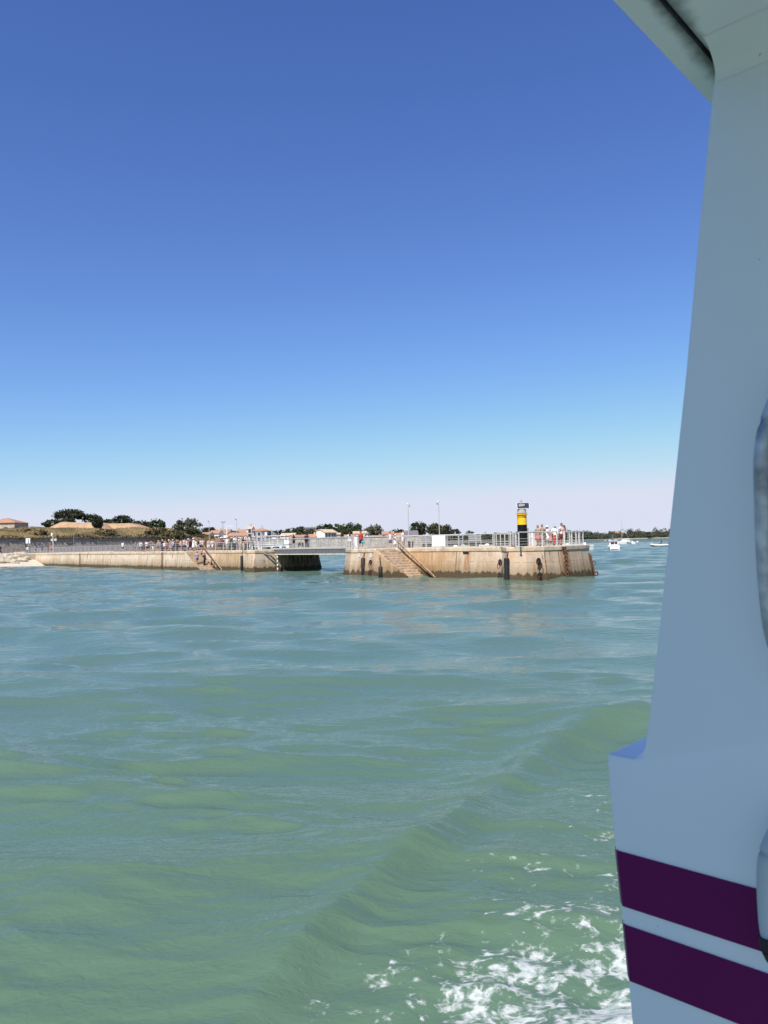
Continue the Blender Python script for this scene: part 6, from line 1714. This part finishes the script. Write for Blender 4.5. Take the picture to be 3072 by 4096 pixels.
# the waiting crowd: px, w, height, label, arms, legs, top, bottom, hair, hat, facing
crowd = [
 (542, 3.0, 1.7, 'person in grey brown shirt, leftmost of the jetty crowd', 'rest', 'stand', ('tshirt', (0.2, 0.17, 0.13)), ('shorts', GREY), ('short', 'brown'), None, 60),
 (554, 3.4, 1.74, 'person in bright turquoise top near the left end of the crowd', 'rest', 'stand', ('tank', TEAL), ('shorts', (0.2, 0.2, 0.18)), ('long', 'brown'), None, 100),
 (566, 4.2, 1.75, 'person in pale grey shirt and black trousers in the left of the crowd', 'phone', 'stand', ('longsleeve', (0.66, 0.62, 0.64)), ('trousers', BLACK), ('short', 'black'), None, 40),
 (576, 3.0, 1.62, 'person in maroon dress in the left of the crowd', 'rest', 'stand', ('dress', MAROON), None, ('long', 'brown'), None, 150),
 (587, 2.6, 1.76, 'person in white shirt with strap and black shorts, left of the ladder', 'cross', 'relax', ('tshirt', WHITE), ('shorts', BLACK), ('short', 'black'), None, 30),
 (604, 3.2, 1.76, 'person in brown shirt shading the eyes with one arm', 'shade', 'stand', ('tshirt', (0.3, 0.19, 0.12)), ('shorts', KHAKI), ('short', 'brown'), None, 90),
 (616, 4.6, 1.7, 'person in dark olive top behind the brown shirt', 'rest', 'stand', ('tshirt', GREEN), ('trousers', GREY), ('short', 'brown'), None, 120),
 (630, 2.6, 1.6, 'person with bare shoulders and pale bag left of the ladder', 'rest', 'walk', ('tank', (0.5, 0.36, 0.28)), ('shorts', BROWN_C), ('bun', 'brown'), None, 80),
 (640, 4.2, 1.72, 'person in khaki shirt behind the ladder', 'rest', 'stand', ('tshirt', KHAKI), ('shorts', BROWN_C), ('short', 'brown'), None, 20),
 (650, 3.2, 1.8, 'person in white cap and black shirt directly above the ladder', 'rest', 'stand', ('tshirt', BLACK), ('trousers', NAVY), ('short', 'brown'), ('cap', WHITE), 60),
 (658, 2.4, 1.5, 'short person in white shirt and white hat right of the ladder', 'rest', 'stand', ('tshirt', WHITE), ('shorts', MAROON), ('short', 'brown'), ('sunhat', (0.7, 0.5, 0.45)), 10),
 (667, 2.6, 1.48, 'short person in dark pink top right of the ladder', 'rest', 'stand', ('tshirt', (0.4, 0.12, 0.16)), ('shorts', MAROON), ('long', 'brown'), None, 10),
 (676, 4.0, 1.78, 'person in white sunhat and dark shirt in the middle of the crowd', 'rest', 'stand', ('tshirt', BROWN_C), ('shorts', GREY), ('short', 'grey'), ('sunhat', WHITE), 70),
 (683, 2.8, 1.66, 'person in grey patterned skirt in the middle of the crowd', 'rest', 'stand', ('tshirt', (0.35, 0.3, 0.28)), ('skirt', (0.3, 0.3, 0.3), 'camo'), ('long', 'fair'), None, 160),
 (692, 3.4, 1.78, 'person in lilac headscarf and lilac top', 'rest', 'stand', ('longsleeve', LILAC), ('skirt', (0.2, 0.18, 0.2)), ('long', 'fair'), ('sunhat', (0.62, 0.5, 0.6)), 130),
 (706, 2.8, 1.72, 'grey haired person in black shirt beside the lilac top', 'phone', 'stand', ('tshirt', BLACK), ('trousers', BLACK), ('short', 'grey'), None, 50),
 (716, 3.6, 1.76, 'person in dark plum shirt leaning at the railing left of the stairs', 'rail', 'stand', ('tshirt', (0.08, 0.03, 0.05)), ('shorts', BLACK), ('short', 'black'), None, 20),
 (724, 2.6, 1.68, 'person in black shorts and salmon top left of the large white shirt', 'rest', 'stand', ('tank', SALMON), ('shorts', BLACK), ('long', 'brown'), None, 30),
 (738, 2.2, 1.86, 'tall person in large white shirt and black shorts at the stair corner', 'rail', 'relax', ('tshirt', WHITE), ('shorts', BLACK), ('short', 'black'), None, 80),
 (754, 3.4, 1.8, 'person in white sunhat and salmon shirt above the stairs', 'rest', 'stand', ('tshirt', SALMON), ('shorts', WHITE), ('short', 'grey'), ('sunhat', WHITE), 60),
 (761, 2.8, 1.8, 'person in black shirt and black shorts at the top of the stairs', 'phone', 'stand', ('tshirt', (0.04, 0.03, 0.05)), ('shorts', BLACK), ('short', 'black'), None, 20),
 (774, 2.6, 1.84, 'person in long white dress and white hat at the stair top', 'rest', 'stand', ('dress', WHITE), None, ('long', 'fair'), ('sunhat', WHITE), 120),
 (786, 2.8, 1.5, 'person in white top crouching low by the stair top', 'rail', 'walk', ('tshirt', (0.72, 0.68, 0.7)), ('shorts', (0.5, 0.4, 0.42)), ('short', 'brown'), None, 90),
 (812, 3.2, 1.72, 'person in beige shirt beside the top of the sloping handrail', 'rest', 'stand', ('tshirt', (0.55, 0.46, 0.38)), ('shorts', BLACK), ('short', 'brown'), None, 40),
 (820, 5.0, 1.74, 'person with reddish hair behind the beige shirt', 'rest', 'stand', ('tshirt', (0.25, 0.1, 0.09)), ('trousers', GREY), ('long', 'red'), None, 60),
 (834, 3.6, 1.6, 'person in long white skirt left of the left lamp post', 'rest', 'stand', ('tank', (0.5, 0.35, 0.28)), ('skirt', WHITE), ('long', 'brown'), None, 10),
 (852, 5.2, 1.62, 'person in white shirt low behind the railing right of the left lamp post', 'rail', 'stand', ('tshirt', WHITE), ('skirt', WHITE), ('short', 'fair'), None, 30),
 (862, 4.2, 1.6, 'person in white top and bare legs right of the left lamp post', 'rest', 'walk', ('tshirt', (0.7, 0.66, 0.62)), ('shorts', WHITE), ('long', 'red'), None, 60),
 (872, 6.0, 1.78, 'person in dark hat and pink brown shirt in the crowd by the mast', 'phone', 'stand', ('tshirt', (0.35, 0.2, 0.17)), ('shorts', BROWN_C), ('short', 'black'), ('cap', BLACK), 40),
 (884, 5.2, 1.84, 'person in white sunhat and brown shirt under the T shaped mast', 'rest', 'stand', ('tshirt', BROWN_C), ('trousers', BLACK), ('short', 'grey'), ('sunhat', WHITE), 20),
 (893, 4.4, 1.76, 'person in maroon shirt and black shorts under the T shaped mast', 'rest', 'stand', ('tshirt', MAROON), ('shorts', BLACK), ('short', 'brown'), None, 150),
 (901, 6.2, 1.86, 'person in wide white hat standing tallest at the white mast', 'rest', 'stand', ('tshirt', (0.5, 0.42, 0.38)), ('shorts', KHAKI), ('short', 'brown'), ('sunhat', WHITE), 60),
 (909, 3.8, 1.78, 'person in white shirt and grey trousers in front of the white mast', 'rest', 'stand', ('tshirt', WHITE), ('trousers', (0.4, 0.36, 0.34)), ('short', 'black'), None, 30),
 (920, 5.4, 1.84, 'dark haired person in teal grey shirt below the dark brown gable', 'cross', 'stand', ('tshirt', (0.12, 0.2, 0.18)), ('trousers', BLACK), ('long', 'black'), None, 40),
 (931, 5.0, 1.72, 'person in olive patterned top below the dark brown gable', 'rest', 'stand', ('tank', (0.2, 0.18, 0.1)), ('shorts', BLACK), ('long', 'brown'), None, 10),
 (940, 4.2, 1.92, 'tallest dark haired person in white shirt in the right crowd', 'phone', 'stand', ('tshirt', WHITE), ('trousers', NAVY), ('short', 'black'), None, 40),
 (947, 5.6, 1.76, 'person in navy jacket beside the second lamp post', 'rest', 'stand', ('longsleeve', NAVY), ('trousers', NAVY), ('short', 'brown'), None, 150),
 (957, 4.0, 1.74, 'person in cream shirt and grey shorts right of the second lamp post', 'rest', 'stand', ('tshirt', CREAM), ('shorts', GREY), ('short', 'brown'), ('sunhat', (0.6, 0.52, 0.44)), 80),
 (966, 3.6, 1.7, 'person in pale pink top and jeans above the black fender', 'rest', 'walk', ('tank', (0.68, 0.5, 0.46)), ('trousers', DENIM), ('long', 'fair'), None, 100),
 (974, 3.4, 1.72, 'person in black top and orange skirt above the black fender', 'rest', 'stand', ('tshirt', BLACK), ('skirt', OCHRE), ('long', 'brown'), None, 130),
 (992, 3.4, 1.74, 'person in beige top and black trousers under the signal post', 'point', 'stand', ('tank', (0.55, 0.42, 0.33)), ('trousers', BLACK), ('short', 'brown'), None, 60),
 (1007, 3.8, 1.72, 'person in grey shirt and black shorts on the gantry steps', 'rest', 'stand', ('tshirt', GREY), ('shorts', BLACK), ('short', 'brown'), None, 90),
 (1014, 5.2, 1.76, 'person in tan shirt right under the gantry stairs', 'rest', 'stand', ('tshirt', (0.45, 0.32, 0.24)), ('trousers', BLACK), ('short', 'red'), None, 90),
]
crowd += [
 (560, 5.6, 1.66, 'person in cream top peering past the turquoise top', 'rest', 'stand', ('tshirt', CREAM), ('shorts', DENIM), ('short', 'fair'), None, 20),
 (581, 6.0, 1.72, 'person in faded red shirt behind the maroon dress', 'rest', 'stand', ('tshirt', (0.4, 0.14, 0.12)), ('shorts', GREY), ('short', 'brown'), None, 50),
 (596, 5.4, 1.68, 'person in dark brown tank top behind the white shirt with strap', 'rest', 'stand', ('tank', BROWN_C), ('shorts', BLACK), ('long', 'brown'), None, 40),
 (611, 2.4, 1.6, 'crouching person in pale trousers under the brown shirt', 'rail', 'walk', ('tank', (0.35, 0.22, 0.16)), ('trousers', CREAM), ('short', 'brown'), None, 70),
 (634, 6.2, 1.76, 'person in pale straw hat far back left of the ladder', 'rest', 'stand', ('tshirt', (0.4, 0.33, 0.26)), ('shorts', GREY), ('short', 'grey'), ('sunhat', CREAM), 60),
 (663, 5.8, 1.8, 'person in reddish shirt far back right of the ladder', 'rest', 'stand', ('tshirt', (0.38, 0.2, 0.16)), ('trousers', BLACK), ('short', 'red'), None, 50),
 (688, 5.6, 1.78, 'person in pale pink shirt behind the lilac headscarf', 'rest', 'stand', ('tshirt', (0.66, 0.5, 0.5)), ('shorts', NAVY), ('short', 'brown'), None, 40),
 (699, 6.2, 1.7, 'person in black vest far behind the grey haired person', 'rest', 'stand', ('tank', BLACK), ('shorts', DENIM), ('long', 'black'), None, 30),
 (711, 5.4, 1.82, 'person in orange tan shirt far behind the plum shirt', 'rest', 'stand', ('tshirt', (0.45, 0.25, 0.15)), ('trousers', BLACK), ('short', 'brown'), None, 60),
 (731, 5.0, 1.8, 'person with brown hair and grey top behind the large white shirt', 'rest', 'stand', ('tshirt', GREY), ('trousers', NAVY), ('short', 'brown'), None, 90),
 (746, 5.2, 1.74, 'person in white tank top behind the stair corner', 'rest', 'stand', ('tank', WHITE), ('shorts', DENIM), ('long', 'fair'), None, 50),
 (768, 5.4, 1.78, 'person in dark blue shirt behind the long white dress', 'rest', 'stand', ('tshirt', NAVY), ('shorts', GREY), ('short', 'brown'), None, 40),
 (780, 5.2, 1.7, 'person in salmon skirt and white top right of the long white dress', 'rest', 'stand', ('tshirt', WHITE), ('skirt', SALMON), ('short', 'brown'), None, 60),
 (794, 4.2, 1.72, 'person in black jacket sitting by a pushchair above the stairs', 'rail', 'walk', ('longsleeve', BLACK), ('trousers', GREY), ('short', 'black'), None, 90),
 (803, 6.0, 1.74, 'person in lilac grey top at the back above the stairs', 'rest', 'stand', ('tank', (0.5, 0.42, 0.48)), ('shorts', NAVY), ('long', 'brown'), None, 20),
 (845, 6.4, 1.7, 'person in dark skirt and rose top right of the left lamp post', 'rest', 'stand', ('tank', (0.55, 0.3, 0.28)), ('skirt', BLACK), ('long', 'brown'), None, 40),
 (857, 3.4, 1.66, 'bare shouldered person in grey shorts low at the railing near the left lamp post', 'rail', 'stand', ('tank', SALMON), ('shorts', GREY), ('bun', 'red'), None, 30),
 (878, 3.6, 1.66, 'person in rust brown top leaning at the railing under the mast', 'rail', 'stand', ('tshirt', (0.28, 0.12, 0.08)), ('shorts', BLACK), ('long', 'brown'), None, 20),
 (889, 6.8, 1.9, 'person in pale hat and sand shirt behind the maroon shirt', 'rest', 'stand', ('tshirt', (0.5, 0.42, 0.3)), ('shorts', KHAKI), ('short', 'grey'), ('sunhat', (0.7, 0.64, 0.55)), 70),
 (914, 6.6, 1.84, 'person with curly dark hair and rose shirt right of the white mast', 'rest', 'stand', ('tshirt', (0.5, 0.25, 0.25)), ('trousers', BLACK), ('bun', 'black'), None, 20),
 (926, 3.6, 1.66, 'person in black dress at the railing below the dark brown gable', 'rest', 'stand', ('dress', BLACK), None, ('long', 'brown'), None, 150),
 (936, 6.4, 1.86, 'person in straw hat and blue grey shirt left of the second lamp post', 'rest', 'stand', ('tshirt', (0.2, 0.24, 0.32)), ('trousers', GREY), ('short', 'brown'), ('sunhat', (0.55, 0.42, 0.28)), 60),
 (953, 6.2, 1.8, 'person with long dark hair and bare arms behind the cream shirt', 'rest', 'stand', ('tank', (0.1, 0.06, 0.06)), ('shorts', BLACK), ('long', 'black'), None, 100),
 (983, 5.4, 1.8, 'person in white cap and dusky pink shirt left of the signal post', 'phone', 'stand', ('tshirt', (0.5, 0.33, 0.33)), ('trousers', NAVY), ('short', 'brown'), ('cap', WHITE), 60),
]
SK = (SKIN1, SKIN2, SKIN1, SKIN2, SKIN3)
for i, (px, w, h, lab, ar, lg, tp, bt, hr, ht, fc) in enumerate(crowd):
    person(lab, pier(px, w), fc, h, ar, lg, tp, bt, hr, ht, SK[i % 5], (0.3, 0.27, 0.25) if i % 3 else BLACK, False, group=PGC)
def on_stair(px, t):
    k = (t - TL0) / (TL1 - TL0); n = 11
    i = int(k * n)
    z1 = DECK - 0.05 - (i + 1) * (DECK - 0.1) / n + 0.12
    p = pier_w(px, t, z1); return p
person('person in pink shirt sitting high on the jetty stairs', on_stair(806, -16.6), 40, 1.15, 'rest', 'stand', ('tshirt', PINK), ('shorts', MAROON), ('short', 'brown'), None, SKIN1, BLACK, False, group=PGS)
person('person in dark blue shorts and pale shirt on the lower jetty stairs', on_stair(789, -15.1), 40, 1.7, 'cross', 'walk', ('tshirt', (0.5, 0.38, 0.36)), ('shorts', BLUE), ('short', 'black'), None, SKIN2, BLACK, False, group=PGS)
person('person in black wetsuit with white shoulder on the jetty stairs', on_stair(818, -14.9), 60, 1.74, 'rest', 'stand', ('tshirt', (0.03, 0.03, 0.05)), ('trousers', BLACK), ('short', 'brown'), None, SKIN1, BLACK, False, group=PGS)
person('bare backed person in black shorts beside the sloping jetty handrail', on_stair(846, -14.3), 100, 1.66, 'rest', 'walk', None, ('shorts', BLACK), ('short', 'brown'), None, SKIN2, BLACK, False, group=PGS)
for px, w, h, lab, tp, bt, hr, fc in ((110, 3.5, 1.6, 'person in white shirt under the white sign', ('tshirt', WHITE), ('trousers', BLACK), ('short', 'black'), 180), (118, 4.5, 1.25, 'short person in black beside the white sign post', ('tshirt', BLACK), ('trousers', BLACK), ('short', 'black'), 180),
                                      (142, 3.0, 1.8, 'person in grey blue shirt and navy shorts walking left of the lamp column', ('tshirt', (0.14, 0.17, 0.26)), ('shorts', NAVY), ('short', 'brown'), 200), (168, 3.0, 1.9, 'person in purple blue jacket and black shorts walking away', ('longsleeve', (0.08, 0.06, 0.2)), ('shorts', BLACK), ('short', 'brown'), 180),
                                      (193, 4.0, 1.75, 'person in dark brown top left of the lamp column', ('tshirt', (0.09, 0.035, 0.03)), ('trousers', BROWN_C), ('short', 'brown'), 180), (206, 3.4, 1.8, 'bare backed reddish person beside the lamp column', ('tank', (0.4, 0.16, 0.1)), ('shorts', MAROON), ('short', 'brown'), 180),
                                      (491, 2.5, 1.78, 'person in white shirt alone between the lamp column and the crowd', ('tshirt', WHITE), ('shorts', BLACK), ('short', 'brown'), 150)):
    person(lab, pier(px, w), fc, h, 'rest', 'walk', tp, bt, hr, None, SKIN1, BLACK, False, group=PGP)
person('dark clothed person at the far left picture edge', at(2, 2214, 172), 90, 1.9, 'rest', 'walk', ('longsleeve', BLACK), ('trousers', BLACK), ('short', 'black'), None, SKIN1, BLACK, False, group=PGP)
pr = atz(2646, 229, 0.42)
person('person in black jacket steering the inflatable boat', pr, 240, 1.7, 'rail', 'stand', ('longsleeve', BLACK), ('trousers', NAVY), ('short', 'black'), None, SKIN1, BLACK, False)
